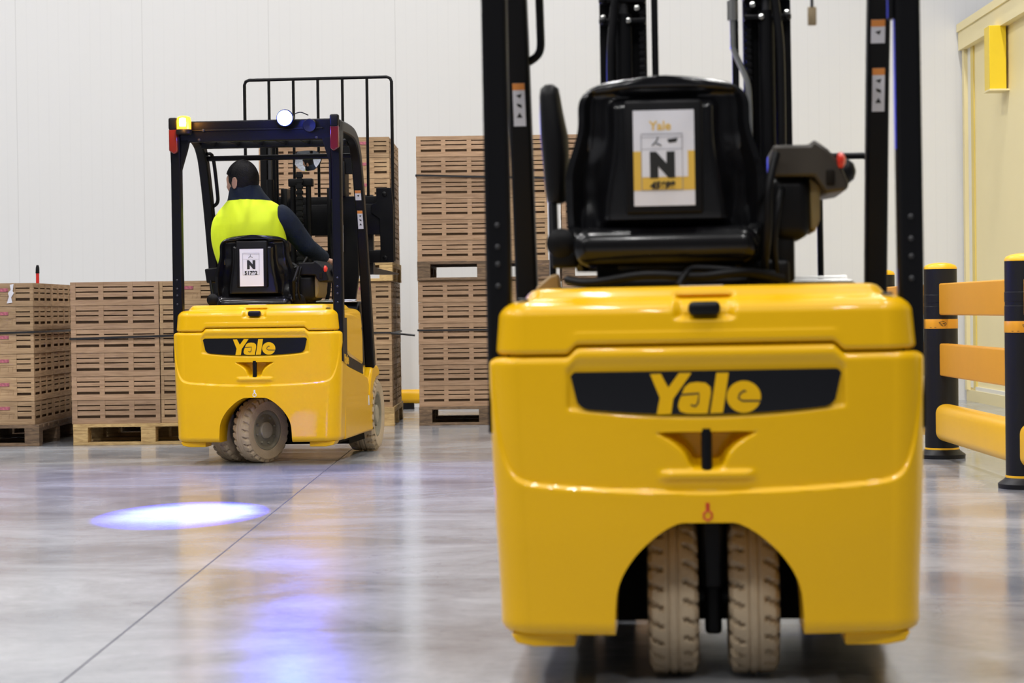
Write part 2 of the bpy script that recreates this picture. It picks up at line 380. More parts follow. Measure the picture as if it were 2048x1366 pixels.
# wordmark drawn in pixels of a 2.97x enlargement, centre (1415, 738)
WORD = [
    [(1087, 620), (1150, 618), (1193, 702), (1258, 616), (1332, 616), (1222, 768), (1208, 858), (1122, 860), (1142, 762)],
    [(1275, 735), (1290, 700), (1320, 676), (1365, 670), (1415, 676), (1443, 700), (1446, 735), (1424, 858), (1355, 858), (1300, 856), (1262, 845), (1249, 815), (1255, 785), (1275, 765)],
    [(1480, 618), (1553, 618), (1515, 855), (1440, 857)],
    [(1640+101*math.cos(a), 762+95*math.sin(a)) for a in [2*math.pi*k/36 for k in range(36)]],
]
SLIT = [
    [(1262, 745), (1375, 738), (1368, 795), (1352, 815), (1325, 806)],
    [(1745, 788), (1630, 786), (1608, 770), (1616, 745), (1640, 727), (1655, 730)],
]
def wordmark(parent, scale=1/2.97/892, cx=1415, cy=738, z0=0.6795, mp=None, m=None, msl=None, slit_w=11, name='wordmark'):
    mp = mp or (lambda x, z, o: (x, rear_y(x)+0.010+0.0005-o, z))
    b = MB()
    for poly in WORD:
        P = [((px-cx)*scale, z0-(py-cy)*scale) for (px, py) in poly]
        n = len(P)
        bm = bmesh.new(); vv = [bm.verts.new(mp(x, z, 0.0022)) for (x, z) in P]; f = bm.faces.new(vv)
        r = bmesh.ops.triangulate(bm, faces=[f]); bm.verts.index_update()
        base = len(b.v); b.v += [tuple(v.co) for v in bm.verts]; fc = [tuple(v.index+base for v in f.verts) for f in bm.faces]; b.f += fc; b.mi += [0]*len(fc); bm.free()
        b.add([mp(x, z, 0.0022) for (x, z) in P]+[mp(x, z, 0.0004) for (x, z) in P], [(i, (i+1) % n, n+(i+1) % n, n+i) for i in range(n)])
    o = b.build(name, m or M['yellow'], parent, sharp=30, label='yellow lettering')
    for path in SLIT:
        s = MB()
        P = [((px-cx)*scale, z0-(py-cy)*scale) for (px, py) in path]
        hw = slit_w*scale*0.5; L = []; Rr = []
        for i, (x, z) in enumerate(P):
            a = Vector(P[max(i-1, 0)]); c = Vector(P[min(i+1, len(P)-1)]); t = (c-a).normalized(); nn = Vector((-t.y, t.x))*hw
            L.append((x+nn.x, z+nn.y)); Rr.append((x-nn.x, z-nn.y))
        vs = [mp(x, z, 0.0028) for (x, z) in L]+[mp(x, z, 0.0028) for (x, z) in Rr]; n = len(L)
        s.add(vs, [(i, i+1, n+i+1, n+i) for i in range(n-1)])
        s.build('lettering_slit', msl or M['ink'], o, sharp=None)
    return o

CW = make_counterweight(); HD = make_hood()

def make_tyre(Rad, Wd, name):
    """axis x, grooved shoulder lugs"""
    seg = 26*8; prof = []
    us = [i/22 for i in range(-22, 23, 2)]
    def rad(u):
        au = abs(u); return Rad-0.006*au**2-0.020*smooth(0.80, 1.0, au)
    vs = []; nu = 0; rows = []
    for u in us: rows.append((u, 'tread'))
    for k in range(seg):
        th = 2*math.pi*k/seg
        ring = []
        # inner rim edge left
        for (r, x) in ((Rad*0.60, -0.40), (Rad*0.63, -0.46), (Rad*0.78, -0.495), (Rad*0.88, -0.50)): ring.append((r, x*Wd))
        for u in us:
            r = rad(u); au = abs(u)
            side = 0.5 if u > 0 else 0.0
            ph = (th*26/(2*math.pi)+side+(0.55*(au-0.35)**1.0*(1 if u > 0 else -1))*1.0) % 1.0
            gw = 0.13+0.16*max(0, (au-0.4))
            if au > 0.34:
                g = 1-smooth(gw*0.6, gw, abs(ph-0.5)); r -= 0.015*g*smooth(0.34, 0.46, au)
            if 0.10 < au < 0.20: r -= 0.005
            ring.append((r, u*Wd*0.5))
        for (r, x) in ((Rad*0.88, 0.50), (Rad*0.78, 0.495), (Rad*0.63, 0.46), (Rad*0.60, 0.40)): ring.append((r, x*Wd))
        nu = len(ring)
        for (r, x) in ring: vs.append((x, r*math.sin(th), r*math.cos(th)))
    fs = [(k*nu+i, k*nu+i+1, ((k+1) % seg)*nu+i+1, ((k+1) % seg)*nu+i) for k in range(seg) for i in range(nu-1)]
    fs += [(k*nu+nu-1, k*nu, ((k+1) % seg)*nu, ((k+1) % seg)*nu+nu-1) for k in range(seg)]
    return MB().add(vs, fs).mesh(name)
TY_R = make_tyre(0.190, 0.118, 'tyre'); TY_F = make_tyre(0.2286, 0.178, 'tyre')
def make_rim(Rad, Wd):
    b = MB(); s = Rad*0.62; w = Wd
    b.lathe([(s, -0.42*w), (s, 0.42*w), (s*0.97, 0.45*w), (s*0.90, 0.44*w), (s*0.86, 0.34*w), (s*0.80, 0.28*w), (s*0.52, 0.28*w), (s*0.46, 0.30*w), (0.001, 0.30*w)], axis='x', seg=40)
    for k in range(8):
        a = 2*math.pi*k/8; b.lathe([(0.007, 0), (0.007, 0.013), (0.004, 0.015)], origin=(0.28*w, s*0.66*math.cos(a), s*0.66*math.sin(a)), axis='x', seg=6)
    h = MB(); h.lathe([(s*0.42, 0.28*w), (s*0.42, 0.40*w), (s*0.38, 0.44*w), (s*0.15, 0.45*w), (0.001, 0.45*w)], axis='x', seg=28)
    return b.mesh('rim'), h.mesh('hub_cap')
RIM_R = make_rim(0.190, 0.118); RIM_F = make_rim(0.2286, 0.178)
def wheel(parent, x, y, rad, tyre, rim, rz=0.0, spin=0.0):
    """rz turns the wheel about the vertical; its dished face looks to local +x"""
    t = finish('tyre', tyre, M['rubber'], parent, 30); t.location = (x, y, rad); t.rotation_euler = (spin, 0, rz)
    finish('rim', rim[0], M['rim'], t, 30); finish('hub_cap', rim[1], M['hub'], t, 30)
    return t

def xprism(parts, name, m, parent, bevel=0.004, sharp=35, label=None):
    b = MB()
    for (poly, a0, a1) in parts: b.prism(poly, 'x', a0, a1)
    return b.build(name, m, parent, bevel, sharp, label=label)
BOLT = {}
def bolts(name, pts, r, m, parent, label=None):
    for p in pts:
        if (name, r) not in BOLT: BOLT[(name, r)] = MB().lathe([(r, 0), (r, 0.55*r), (0.45*r, 0.9*r)], axis='y', seg=10, mtx=Matrix.Rotation(math.pi, 4, 'Z')).mesh(name)
        o = finish(name, BOLT[(name, r)], m, parent, None, label); o.location = p
def ribbon(path, th):
    """side view strip (y,z) of thickness th around a path"""
    L = []; Q = []
    P = [Vector(p) for p in path]
    for i, p in enumerate(P):
        t = (P[min(i+1, len(P)-1)]-P[max(i-1, 0)]).normalized(); nn = Vector((-t.y, t.x))*th*0.5
        L.append(tuple(p+nn)); Q.append(tuple(p-nn))
    return L+Q[::-1]
PILLAR = [(p.x, p.y) for p in bez([(0.10, 1.945, 0), (0.45, 1.94, 0), (0.62, 1.915, 0), (0.72, 1.85, 0), (0.79, 1.74, 0), (0.90, 1.45, 0), (1.04, 0.95, 0), (1.15, 0.53, 0)], 6)]
def pillar_y(z):
    for a, c in zip(PILLAR[8:], PILLAR[9:]):
        if a[1] >= z >= c[1]: return a[0]+(c[0]-a[0])*(a[1]-z)/(a[1]-c[1])
    return 1.0

def seat_shell(parent, dz, dx, dy):
    """moulded black back shell, seen from the rear"""
    z0, z1 = 0.965, 1.432; NU, NV = 56, 64
    def w(z):
        if z < 1.20: c = 0.232+0.010*smooth(0.97, 1.12, z)
        else: c = 0.242-0.034*smooth(1.18, 1.33, z)-0.004*(z-1.33)
        t = max(0, (z-(z1-0.085))/0.085); return c*((1-min(1, t)**3.0)**(1/3.0)) if t > 0 else c*(1-0.06*(1-smooth(z0, z0+0.03, z)))
    def yr(u, z, x):
        au = abs(u)
        y = 0.42-0.10*(1.0-0)*0+0.0
        y = 0.400+0.10*((z-1.0)/0.43)*-0.35
        y += 0.050*au**3*1.0                                   # wraps forward at the sides
        rim = smooth(0.86, 0.95, au)*(1-smooth(0.985, 1.0, au))
        tz = (z-z0)/(z1-z0); rimt = smooth(0.90, 0.955, tz)*(1-smooth(0.985, 1.0, tz))
        y += 0.030*(1-max(smooth(0.84, 0.93, au), smooth(0.90, 0.95, tz)))   # dished between the rims
        # raised middle field, wider towards its foot
        hw = 0.112+0.028*(1-smooth(1.08, 1.30, z)); ax = abs(x)
        y -= 0.040*(1-smooth(hw, hw+0.024, ax))*(1-smooth(1.355, 1.385, z))*smooth(1.070, 1.090, z)
        # roll at the foot
        y -= 0.050*math.sqrt(max(0, 1-((z-1.025)/0.045)**2))*(1-au**6) if abs(z-1.025) < 0.045 else 0
        # side bolster creases
        y += 0.018*smooth(0.55, 0.75, au)*(1-smooth(0.82, 0.88, au))*smooth(1.08, 1.16, z)*(1-smooth(1.22, 1.30, z))
        return y
    zs = [z0+(z1-z0)*(1-(1-j/NV)**1.35) for j in range(NV+1)]
    vs = []
    for z in zs:
        for i in range(NU+1):
            u = -1+2*i/NU; x = u*w(min(z, z1-1e-4)); vs.append((x+dx, yr(u, z, x)+dy, z+dz))
    A = len(vs); th = 0.045
    for z in zs:
        tz = (z-z0)/(z1-z0)
        for i in range(NU+1):
            u = -1+2*i/NU; x = u*w(min(z, z1-1e-4)); e = (1-abs(u)**8)*(1-tz**14)
            vs.append((x+dx, 0.40-0.035*(z-1.0)/0.43+0.050*abs(u)**3+dy+0.02+(0.03+th)*e, z+dz))
    r = NU+1; fs = []
    for j in range(NV):
        for i in range(NU):
            q = (j*r+i, j*r+i+1, (j+1)*r+i+1, (j+1)*r+i); fs.append(q); fs.append(tuple(A+k for k in q[::-1]))
    per = [i for i in range(r)]+[j*r+NU for j in range(1, NV+1)]+[NV*r+i for i in range(NU-1, -1, -1)]+[j*r for j in range(NV-1, 0, -1)]
    fs += [(per[k], per[(k+1) % len(per)], A+per[(k+1) % len(per)], A+per[k]) for k in range(len(per))]
    return MB().add(vs, fs).build('seat_back', M['vinyl'], parent, sharp=50)

def truck(name, label, loc, yaw, lean, lift, seat_dz, front):
    T = empty(name, loc, -yaw, label, 'forklift', 'yellow three-wheel forklifts'); T.rotation_euler.y = lean
    Y, K, P = M['yellow'], M['black'], M['plastic']
    finish('counterweight', CW, Y, T, None); 
    h = finish('hood', HD, Y, T, 40)
    MB().rbox(-0.036, 0.036, 0.006, 0.05, 0.855, 0.886, 0.012, 4).build('hood_latch', P, T, label='black hood latch')
    for sx in (-1, 1): MB().lathe([(0.014, 0), (0.014, 0.003), (0.009, 0.0055), (0.001, 0.006)], origin=(0.415*sx, 0.10, 0.8945), seg=20).build('hood_plug', P, h, label='black round plug')
    nb = conform_plate([(-0.304, 0), (0.304, 0)], -0.001).build('name_badge', M['gloss'], T, label='glossy black badge with yellow lettering')
    wordmark(nb)
    # near-black filler standing in for the shadow between hood and counterweight
    MB().box(-0.45, 0.45, 0.07, 0.23, 0.755, 0.80).build('seam_shade_fill', M['dark'], T)
    MB().box(-0.055, 0.045, 0.115, 0.145, 0.9215, 0.9232).build('hood_sticker', M['paper'], h, sharp=None, label='small pale sticker')
    # towing pin in its pocket
    MB().tube([(0, 0.018, 0.600), (0, 0.018, 0.508)], 0.0125, 14).build('tow_pin', K, T, label='black towing pin')
    # hook decal
    b = MB(); hk = [(0.0, 0.432), (0.0, 0.418), (0.009, 0.410), (0.009, 0.400), (0.0, 0.394), (-0.009, 0.400), (-0.009, 0.410), (0.001, 0.418)]
    b.tube([(x, rear_y(0)+0.0005, z) for (x, z) in hk], 0.0028, 6)
    b.box(-0.0045, 0.0045, -0.001, 0.003, 0.418, 0.434)
    b.build('hook_decal', mat('decal_red', (0.55, 0.05, 0.01), 0.5) if front else M['paper'], T, label='red hook decal' if front else 'white hook decal')
    for sx in (-1, 1):
        MB().prism([(0.305*sx, 0.134), (0.452*sx, 0.134), (0.440*sx, 0.112), (0.40*sx, 0.104), (0.305*sx, 0.104)], 'y', 0.06, 0.20).build('jacking_foot', Y, T, 0.004)
    # chassis and dark interior
    b = MB(); b.box(-0.43, 0.43, 0.62, 1.16, 0.085, 0.50); b.box(-0.43, 0.43, 0.232, 0.62, 0.40, 0.50); b.box(-0.43, -0.36, 0.232, 0.62, 0.11, 0.40); b.box(0.36, 0.43, 0.232, 0.62, 0.11, 0.40); b.box(-0.42, 0.42, 0.233, 0.78, 0.50, 0.80); b.build('chassis', M['dark'], T, sharp=None)
    xi = 0.225 if front else 0.345
    for sx in (-1, 1):
        MB().box(*sorted((xi*sx, 0.40*sx)), 0.30, 0.36, 0.15, 0.39).build('frame_plate', M['brown'], T, 0.004)
    for sx in (-1, 1):
        xa, xb = sorted((0.430*sx, 0.484*sx))
        low = [(0.232, 0.134), (1.16, 0.138), (1.19, 0.30), (1.19, 0.36), (1.06, 0.40), (0.98, 0.47), (0.84, 0.497), (0.40, 0.55), (0.232, 0.575)]
        xprism([(low, xa, xb)], 'side_skirt', Y, T, 0.012)
        door = [(0.232, 0.66), (0.40, 0.612), (0.80, 0.556), (0.80, 0.70), (0.785, 0.76), (0.74, 0.81), (0.66, 0.845), (0.50, 0.862), (0.232, 0.868)]
        xa2, xb2 = sorted((0.425*sx, 0.488*sx)); xprism([(door, xa2, xb2)], 'battery_door', Y, T, 0.012)
        stripe = [(0.232, 0.575), (0.40, 0.549), (0.84, 0.497), (0.84, 0.556), (0.80, 0.557), (0.40, 0.613), (0.232, 0.662)]
        xa3, xb3 = sorted((0.430*sx, 0.479*sx)); xprism([(stripe, xa3, xb3)], 'side_stripe', M['black'], T, 0, label='black stripe with yellow lettering')
        # black infill that runs down from the pillar beside the hood and over the corner of the counterweight
        infill = [(0.13, 0.84), (0.235, 0.84), (0.235, 0.575), (0.10, 0.592), (0.095, 0.66), (0.115, 0.72)]
        xa4, xb4 = sorted((0.470*sx, 0.4985*sx)); inf = xprism([(infill, xa4, xb4)], 'corner_infill', M['black'], T, 0.001)
        if sx > 0:
            wordmark(inf, 1/2.97/1500, z0=0.600, mp=lambda x, z, o: (0.4985+o*0.3, 0.205+x, z-0.10*x), slit_w=11, name='wordmark')
        fend = [(1.00, 0.38), (1.03, 0.45), (1.09, 0.52), (1.15, 0.540), (1.30, 0.536), (1.36, 0.51), (1.36, 0.47), (1.24, 0.455), (1.15, 0.42), (1.08, 0.35), (1.06, 0.30), (1.02, 0.30)]
        xa5, xb5 = sorted((0.318*sx, 0.492*sx)); xprism([(fend, xa5, xb5)], 'fender', Y, T, 0.014)
    # dealer sticker on the right flank
    MB().box(0.4845, 0.4855, 0.98, 1.02, 0.30, 0.36).build('flank_sticker', M['paper'], T, label='small white sticker')
    # steered twin rear wheels
    st = 0.0 if front else R(-30)
    for sx in (-1, 1):
        c, s_ = math.cos(st), math.sin(st)
        wx = 0.012 if front else -0.108
        off = 0.0935*sx
        wheel(T, wx+off*c, 0.315+off*s_, 0.190, TY_R, RIM_R, rz=st+(0 if sx > 0 else math.pi), spin=0.3 if sx > 0 else 0.05)
    mz = Matrix.Translation((wx, 0.315, 0)) @ Matrix.Rotation(st, 4, 'Z')
    b = MB(); b.rbox(-0.026, 0.026, -0.11, 0.10, 0.215, 0.44, 0.012, mtx=mz); b.rbox(-0.020, 0.020, -0.06, 0.05, 0.10, 0.26, 0.01, mtx=mz)
    b.build('steer_yoke', K, T)
    MB().tube([mz @ Vector((-0.10, 0, 0.19)), mz @ Vector((0.10, 0, 0.19))], 0.03, 14).build('steer_axle', K, T)
    for sx in (-1, 1): wheel(T, 0.402*sx, 1.325, 0.2286, TY_F, RIM_F, rz=0 if sx > 0 else math.pi, spin=0.7)
    MB().tube([(-0.36, 1.325, 0.2286), (0.36, 1.325, 0.2286)], 0.05, 14).build('drive_axle', K, T)
    # floor plate, cowl
    b = MB(); b.box(-0.44, 0.44, 0.80, 1.16, 0.46, 0.50); b.build('floor_plate', K, T, 0.003)
    xprism([([(1.02, 0.50), (1.22, 0.50), (1.27, 0.60), (1.27, 0.90), (1.25, 0.935), (1.08, 0.935), (1.03, 0.90), (1.05, 0.70)], -0.425, 0.425)], 'cowl', P, T, 0.012)
    b = MB(); b.rbox(0.09, 0.40, 1.05, 1.06, 0.936, 0.944, 0.003); b.rbox(0.09, 0.40, 1.10, 1.11, 0.946, 0.952, 0.003); b.rbox(0.07, 0.41, 1.04, 1.20, 0.932, 0.940, 0.003)
    b.build('cowl_tray', M['steel'], T, label='bright metal tray strips')
    # overhead guard
    for sx in (-1, 1):
        xa, xb = sorted((0.442*sx, 0.500*sx))
        rp = [(0.105, 0.70), (0.165, 0.70), (0.165, 1.72), (0.20, 1.86), (0.20, 1.98), (0.09, 1.98), (0.09, 1.86), (0.105, 1.74)]
        rpi = xprism([(rp, xa, xb)], 'rear_pillar', K, T, 0.010)
        bolts('pillar_bolt', [(0.471*sx, 0.105, z) for z in (0.98, 1.02, 1.07, 0.93)], 0.006, M['grey'], rpi)
        # inner gusset under the rear beam
        MB().prism([(0.442*sx, 1.90), (0.385*sx, 1.90), (0.405*sx, 1.82), (0.442*sx, 1.70)], 'y', 0.11, 0.15).build('gusset', K, T, 0.003)
        xprism([(ribbon(PILLAR, 0.066), xa, xb)], 'front_pillar', K, T, 0.008, sharp=50)
        # tail light at the top corner
        xa, xb = sorted((0.447*sx, 0.497*sx))
        MB().rbox(xa, xb, 0.055, 0.10, 1.935, 2.005, 0.010).build('lamp_cap', P, T)
        pr = [(xa, 1.94), (xb, 1.94), (xb, 1.815), (xa+0.02, 1.795), (xa, 1.81)] if sx > 0 else [(xa, 1.94), (xb, 1.94), (xb, 1.81), (xb-0.02, 1.795), (xa, 1.815)]
        MB().prism(pr, 'y', 0.062, 0.095).build('tail_light', M['redlens'] if sx > 0 else M['redlens2'], T, 0.006, label='red tail light')
    b = MB(); b.prism([(0.10, 1.985), (0.165, 1.985), (0.17, 1.90), (0.15, 1.865), (0.115, 1.865), (0.10, 1.90)], 'x', -0.445, 0.445)
    b.rbox(-0.40, 0.40, 0.092, 0.105, 1.925, 1.935, 0.003)
    rb = b.build('roof_rear_beam', K, T, 0.007)
    b = MB(); b.rbox(-0.445, 0.445, 0.60, 0.66, 1.865, 1.905, 0.006); b.rbox(-0.445, 0.445, 0.74, 0.79, 1.80, 1.83, 0.006); b.build('roof_front_beam', K, T)
    for k in range(6):
        x = -0.36+0.144*k; MB().box(x-0.008, x+0.008, 0.16, 0.62, 1.88, 1.925).build('roof_bar', K, T, 0.002)
    bolts('beam_bolt', [(-0.30, 0.092, 1.93), (0.33, 0.092, 1.93), (-0.33, 0.112, 1.878), (0.36, 0.112, 1.878)], 0.0085, M['grey'], rb)
    # safety stickers on the front pillars
    def sticker(x, z0, z1, w=0.032):
        y = pillar_y((z0+z1)/2); tl = math.atan2(pillar_y(z0)-pillar_y(z1), z1-z0)
        mt = Matrix.Translation((x, y-0.036, (z0+z1)/2)) @ Matrix.Rotation(tl, 4, 'X'); hh = (z1-z0)/2
        q = MB().box(-w/2, w/2, -0.0012, 0, -hh, hh, mt).build('pillar_sticker', M['paper'], T, sharp=None, label='white warning sticker with orange head')
        MB().box(-w/2, w/2, -0.0018, -0.0010, hh-0.018, hh, mt).build('sticker_head', M['orangelabel'], q, sharp=None)
        g = MB(); k = 0; zz = hh-0.032
        while zz > -hh+0.012:
            sh = [[(-0.008, 0), (0.008, 0.004), (0.003, -0.008)], [(-0.007, 0.006), (0.006, 0.002), (0.007, -0.007), (-0.004, -0.003)], [(0, 0.008), (0.008, -0.006), (-0.008, -0.006)]][k % 3]
            vs = [mt @ Vector((px, -0.0020, zz+pz)) for (px, pz) in sh]; g.add(vs, [tuple(range(len(vs)))]); zz -= 0.027; k += 1
        g.build('sticker_pictogram', M['ink'], q, sharp=None)
    sticker(0.471, 1.375, 1.49); sticker(0.468, 1.548, 1.61, 0.036)
    if front: sticker(-0.471, 1.36, 1.475)
    # grab handle on the left front pillar
    yy = pillar_y(1.6)
    MB().tube(bez([(-0.436, pillar_y(1.86), 1.84), (-0.412, pillar_y(1.8), 1.82), (-0.410, yy, 1.62), (-0.414, pillar_y(1.54)-0.005, 1.555), (-0.444, pillar_y(1.52), 1.53)], 5), 0.011, 10).build('grab_handle', P, T)
    MB().rbox(0.428, 0.442, 0.11, 0.15, 1.52, 1.80, 0.006).build('wire_cover', P, T)
    # seat
    dx, dy = -0.087, 0.0
    sb = seat_shell(T, seat_dz, dx, dy)
    b = MB(); b.rbox(dx-0.226, dx+0.226, 0.36, 0.93, 0.975+seat_dz, 1.070+seat_dz, 0.045, 6); b.build('seat_cushion', M['vinyl'], T, sharp=60)
    b = MB(); b.rbox(dx-0.20, dx+0.20, 0.40, 0.86, 0.922, 0.945, 0.008); b.rbox(dx-0.17, dx+0.17, 0.44, 0.80, 0.94, max(0.95, 0.985+seat_dz), 0.01); b.rbox(dx+0.19, dx+0.30, 0.44, 0.74, 0.922, 0.985, 0.012); b.build('seat_base', P, T)
    b = MB()
    if front: b.tube(bez([(dx-0.24, 0.40, 0.945), (dx-0.18, 0.35, 0.936), (dx-0.05, 0.33, 0.952), (dx+0.08, 0.33, 0.946), (dx+0.19, 0.34, 0.955), (dx+0.28, 0.40, 0.938)], 6), 0.011, 8)
    if front: b.tube(bez([(dx+0.03, 0.30, 0.925), (dx+0.045, 0.32, 0.95), (dx+0.07, 0.35, 0.966), (dx+0.16, 0.36, 0.96), (dx+0.26, 0.40, 0.95)], 6), 0.009, 8)
    b.tube(bez([(dx+0.235, 0.42, 0.95), (dx+0.245, 0.37, 1.05), (dx+0.25, 0.36, 1.16+seat_dz), (dx+0.27, 0.40, 1.24+seat_dz)], 6), 0.010, 8)
    b.tube(bez([(dx+0.27, 0.45, 0.94), (dx+0.262, 0.41, 1.02), (dx+0.275, 0.41, 1.12), (dx+0.30, 0.5, 1.20)], 6), 0.008, 8)
    b.build('hoses', P, T, sharp=60, label='black cables looping behind the seat')
    sz = seat_dz+(0 if front else 0.024); yb = 0.372
    fr = MB(); fr.rbox(dx-0.093, dx+0.093, yb-0.022, yb+0.01, 1.098+sz, 1.372+sz, 0.008); fo = fr.build('sign_holder', P, T, label='black holder with a white document')
    q = Matrix.Identity(4)
    yp = yb-0.0235
    if front:
        MB().box(dx-0.073, dx+0.073, yp, yp+0.003, 1.118+sz, 1.347+sz).build('sign_paper', M['paper'], fo, sharp=None, label='white sheet with yellow band and letter N')
        MB().box(dx-0.073, dx+0.073, yp-0.0006, yp, 1.155+sz, 1.249+sz).build('sign_band', M['gold'], fo, sharp=None)
        MB().box(dx-0.053, dx+0.057, yp-0.0011, yp-0.0006, 1.187+sz, 1.249+sz).build('sign_field', M['paper'], fo, sharp=None)
        text_mesh('sign_text', 'Yale', 0.030, M['gold'], fo, (dx-0.008, yp-0.0002, 1.309+sz), (R(90), 0, 0), bold=0.0006)
        zt, zl, xl, xr = 1.290, 1.155, -0.054, 0.044
        text_mesh('sign_text', 'N', 0.074, M['ink'], fo, (dx-0.004, yp-0.0013, 1.213+sz), (R(90), 0, 0), bold=0.0065)
        text_mesh('sign_text', '45698', 0.023, M['ink'], fo, (dx-0.006, yp-0.0013, 1.166+sz), (R(90), 0, 0), bold=0.0012, shear=0.25)
        g = MB(); g.add([(dx+0.008, yp-0.0005, 1.277+sz), (dx+0.034, yp-0.0005, 1.280+sz), (dx+0.030, yp-0.0005, 1.270+sz), (dx+0.012, yp-0.0005, 1.268+sz)], [(0, 1, 2, 3)])
        g.tube([(dx-0.028, yp-0.0005, 1.262+sz), (dx-0.016, yp-0.0005, 1.275+sz), (dx-0.014, yp-0.0005, 1.283+sz)], 0.0015, 5); g.tube([(dx-0.018, yp-0.0005, 1.268+sz), (dx-0.006, yp-0.0005, 1.262+sz)], 0.0015, 5)
        g.build('sign_pictogram', M['ink'], fo, sharp=None)
    else:
        MB().box(dx-0.071, dx+0.071, yp, yp+0.003, 1.105+sz, 1.325+sz).build('sign_paper', M['paper'], fo, sharp=None, label='white sheet with letter N and a number')
        zt, zl, xl, xr = 1.300, 1.172, -0.052, 0.046
        text_mesh('sign_text', 'N', 0.062, M['ink'], fo, (dx-0.002, yp-0.0013, 1.230+sz), (R(90), 0, 0), bold=0.005)
        text_mesh('sign_text', '51792', 0.031, M['ink'], fo, (dx-0.004, yp-0.0013, 1.183+sz), (R(90), 0, 0), bold=0.0009)
        g = MB(); g.tube([(dx-0.018, yp-0.0005, 1.272+sz), (dx-0.008, yp-0.0005, 1.281+sz), (dx-0.005, yp-0.0005, 1.292+sz)], 0.0013, 5); g.tube([(dx-0.009, yp-0.0005, 1.281+sz), (dx+0.008, yp-0.0005, 1.274+sz)], 0.0013, 5)
        g.build('sign_pictogram', M['ink'], fo, sharp=None)
    g = MB(); t_ = 0.0008
    for (a, c, e_, f_) in ((xl, xr, zt-t_, zt+t_), (xl, xr, zl-t_, zl+t_), (xl-t_, xl+t_, zl, zt), (xr-t_, xr+t_, zl, zt), (xl, xr, zt-0.037, zt-0.036), (xl, xr, zt-0.008, zt-0.007)):
        g.box(dx+a, dx+c, yp-0.0012, yp-0.0011, e_+sz, f_+sz)
    g.build('sign_rules', M['print'], fo, sharp=None)
    # armrests
    ax = dx-0.245
    if front:   # left pad folded up
        prof = [(0.012, 1.135), (0.022, 1.14), (0.026, 1.17), (0.031, 1.25), (0.032, 1.30), (0.027, 1.36), (0.024, 1.40), (0.021, 1.42), (0.010, 1.43)]
        b = MB(); vs = []; seg = 20
        for (r, z) in prof:
            cx = ax-0.036+0.013*smooth(1.42, 1.25, z)
            for k in range(seg):
                a = 2*math.pi*k/seg; vs.append((cx+r*1.08*math.cos(a), 0.50+0.045*math.sin(a)*(r/0.03), z))
        b.add(vs, [(i*seg+k, i*seg+(k+1) % seg, (i+1)*seg+(k+1) % seg, (i+1)*seg+k) for i in range(len(prof)-1) for k in range(seg)]+[tuple(range(seg)), tuple(range(len(vs)-seg, len(vs)))])
        b.build('armrest_pad', P, T, sharp=60, label='black armrest pad folded upright')
        b = MB(); b.tube([(ax-0.030, 0.49, 1.15), (ax-0.027, 0.47, 1.04)], 0.009, 8); b.build('armrest_post', K, T)
    else:
        MB().prism([(ax-0.078, 1.140), (ax+0.006, 1.150), (ax+0.006, 1.062), (ax-0.066, 1.055)], 'y', 0.50, 0.86).build('armrest_pad', P, T, 0.008, label='black armrest pad folded down')
        MB().tube([(ax-0.042, 0.50, 1.07), (ax-0.020, 0.47, 0.96)], 0.009, 8).build('armrest_post', K, T)
    az = 1.035 if front else 0.955
    b = MB(); b.lathe([(0.020, -0.04), (0.036, -0.03), (0.038, 0.0), (0.036, 0.02), (0.02, 0.03)], origin=(ax-0.010, 0.45, az), axis='y', seg=20)
    b.rbox(ax-0.035, ax+0.03, 0.42, 0.50, az-0.060, az-0.02, 0.01); b.build('armrest_knob', P, T, sharp=40)
    if front:
        MB().prism([(ax-0.087, 0.93), (ax-0.050, 0.96), (ax-0.030, 0.965), (ax-0.022, 0.90), (ax-0.06, 0.88), (ax-0.087, 0.92)], 'y', 0.62, 0.72).build('brake_handle', mat('brass_moulding', (0.30, 0.19, 0.07), 0.45), T, 0.006, label='tan lever block left of the seat')
    # right armrest with hydraulic levers
    bx = dx+0.262; s2 = seat_dz*0.95
    b = MB(); b.prism([(bx, 1.262+s2), (bx+0.090, 1.262+s2), (bx+0.099, 1.275+s2), (bx+0.133, 1.25+s2), (bx+0.163, 1.215+s2), (bx+0.182, 1.165+s2), (bx+0.179, 1.150+s2), (bx+0.125, 1.143+s2), (bx+0.099, 1.185+s2), (bx, 1.185+s2)], 'y', 0.42, 0.80)
    arm = b.build('control_armrest', M['brown'] if front else P, T, 0.008, label='dark armrest with lever controls')
    MB().lathe([(0.013, 0.0), (0.020, 0.004), (0.018, 0.014), (0.008, 0.020), (0.001, 0.021)], origin=(bx+0.155, 0.425, 1.222+s2), axis='x', seg=20, mtx=Matrix.Rotation(R(0), 4, 'Y')).build('stop_button', M['redbutton'], arm, label='red stop button')
    MB().rbox(bx+0.127, bx+0.148, 0.414, 0.44, 1.162+s2, 1.200+s2, 0.005).build('switch_recess', M['dark'], arm)
    MB().lathe([(0.010, 0), (0.030, 0.01), (0.032, 0.03), (0.02, 0.045), (0.005, 0.05)], origin=(bx+0.163, 0.60, 1.205+s2), axis='x', seg=18).build('lever_knob', P, arm, sharp=50)
    b = MB(); b.rbox(bx-0.005, bx+0.090, 0.44, 0.74, 1.035+s2, 1.19+s2, 0.030, 5); b.rbox(bx-0.01, bx+0.052, 0.46, 0.70, 0.93, 1.06+s2, 0.012); b.build('control_housing', P, T, sharp=50)
    MB().prism([(bx+0.090, 1.185+s2), (bx+0.116, 1.165+s2), (bx+0.114, 1.08+s2), (bx+0.101, 1.05+s2), (bx+0.090, 1.06+s2)], 'y', 0.46, 0.72).build('housing_flank', M['tan'], T, 0.006, label='tan side cover')
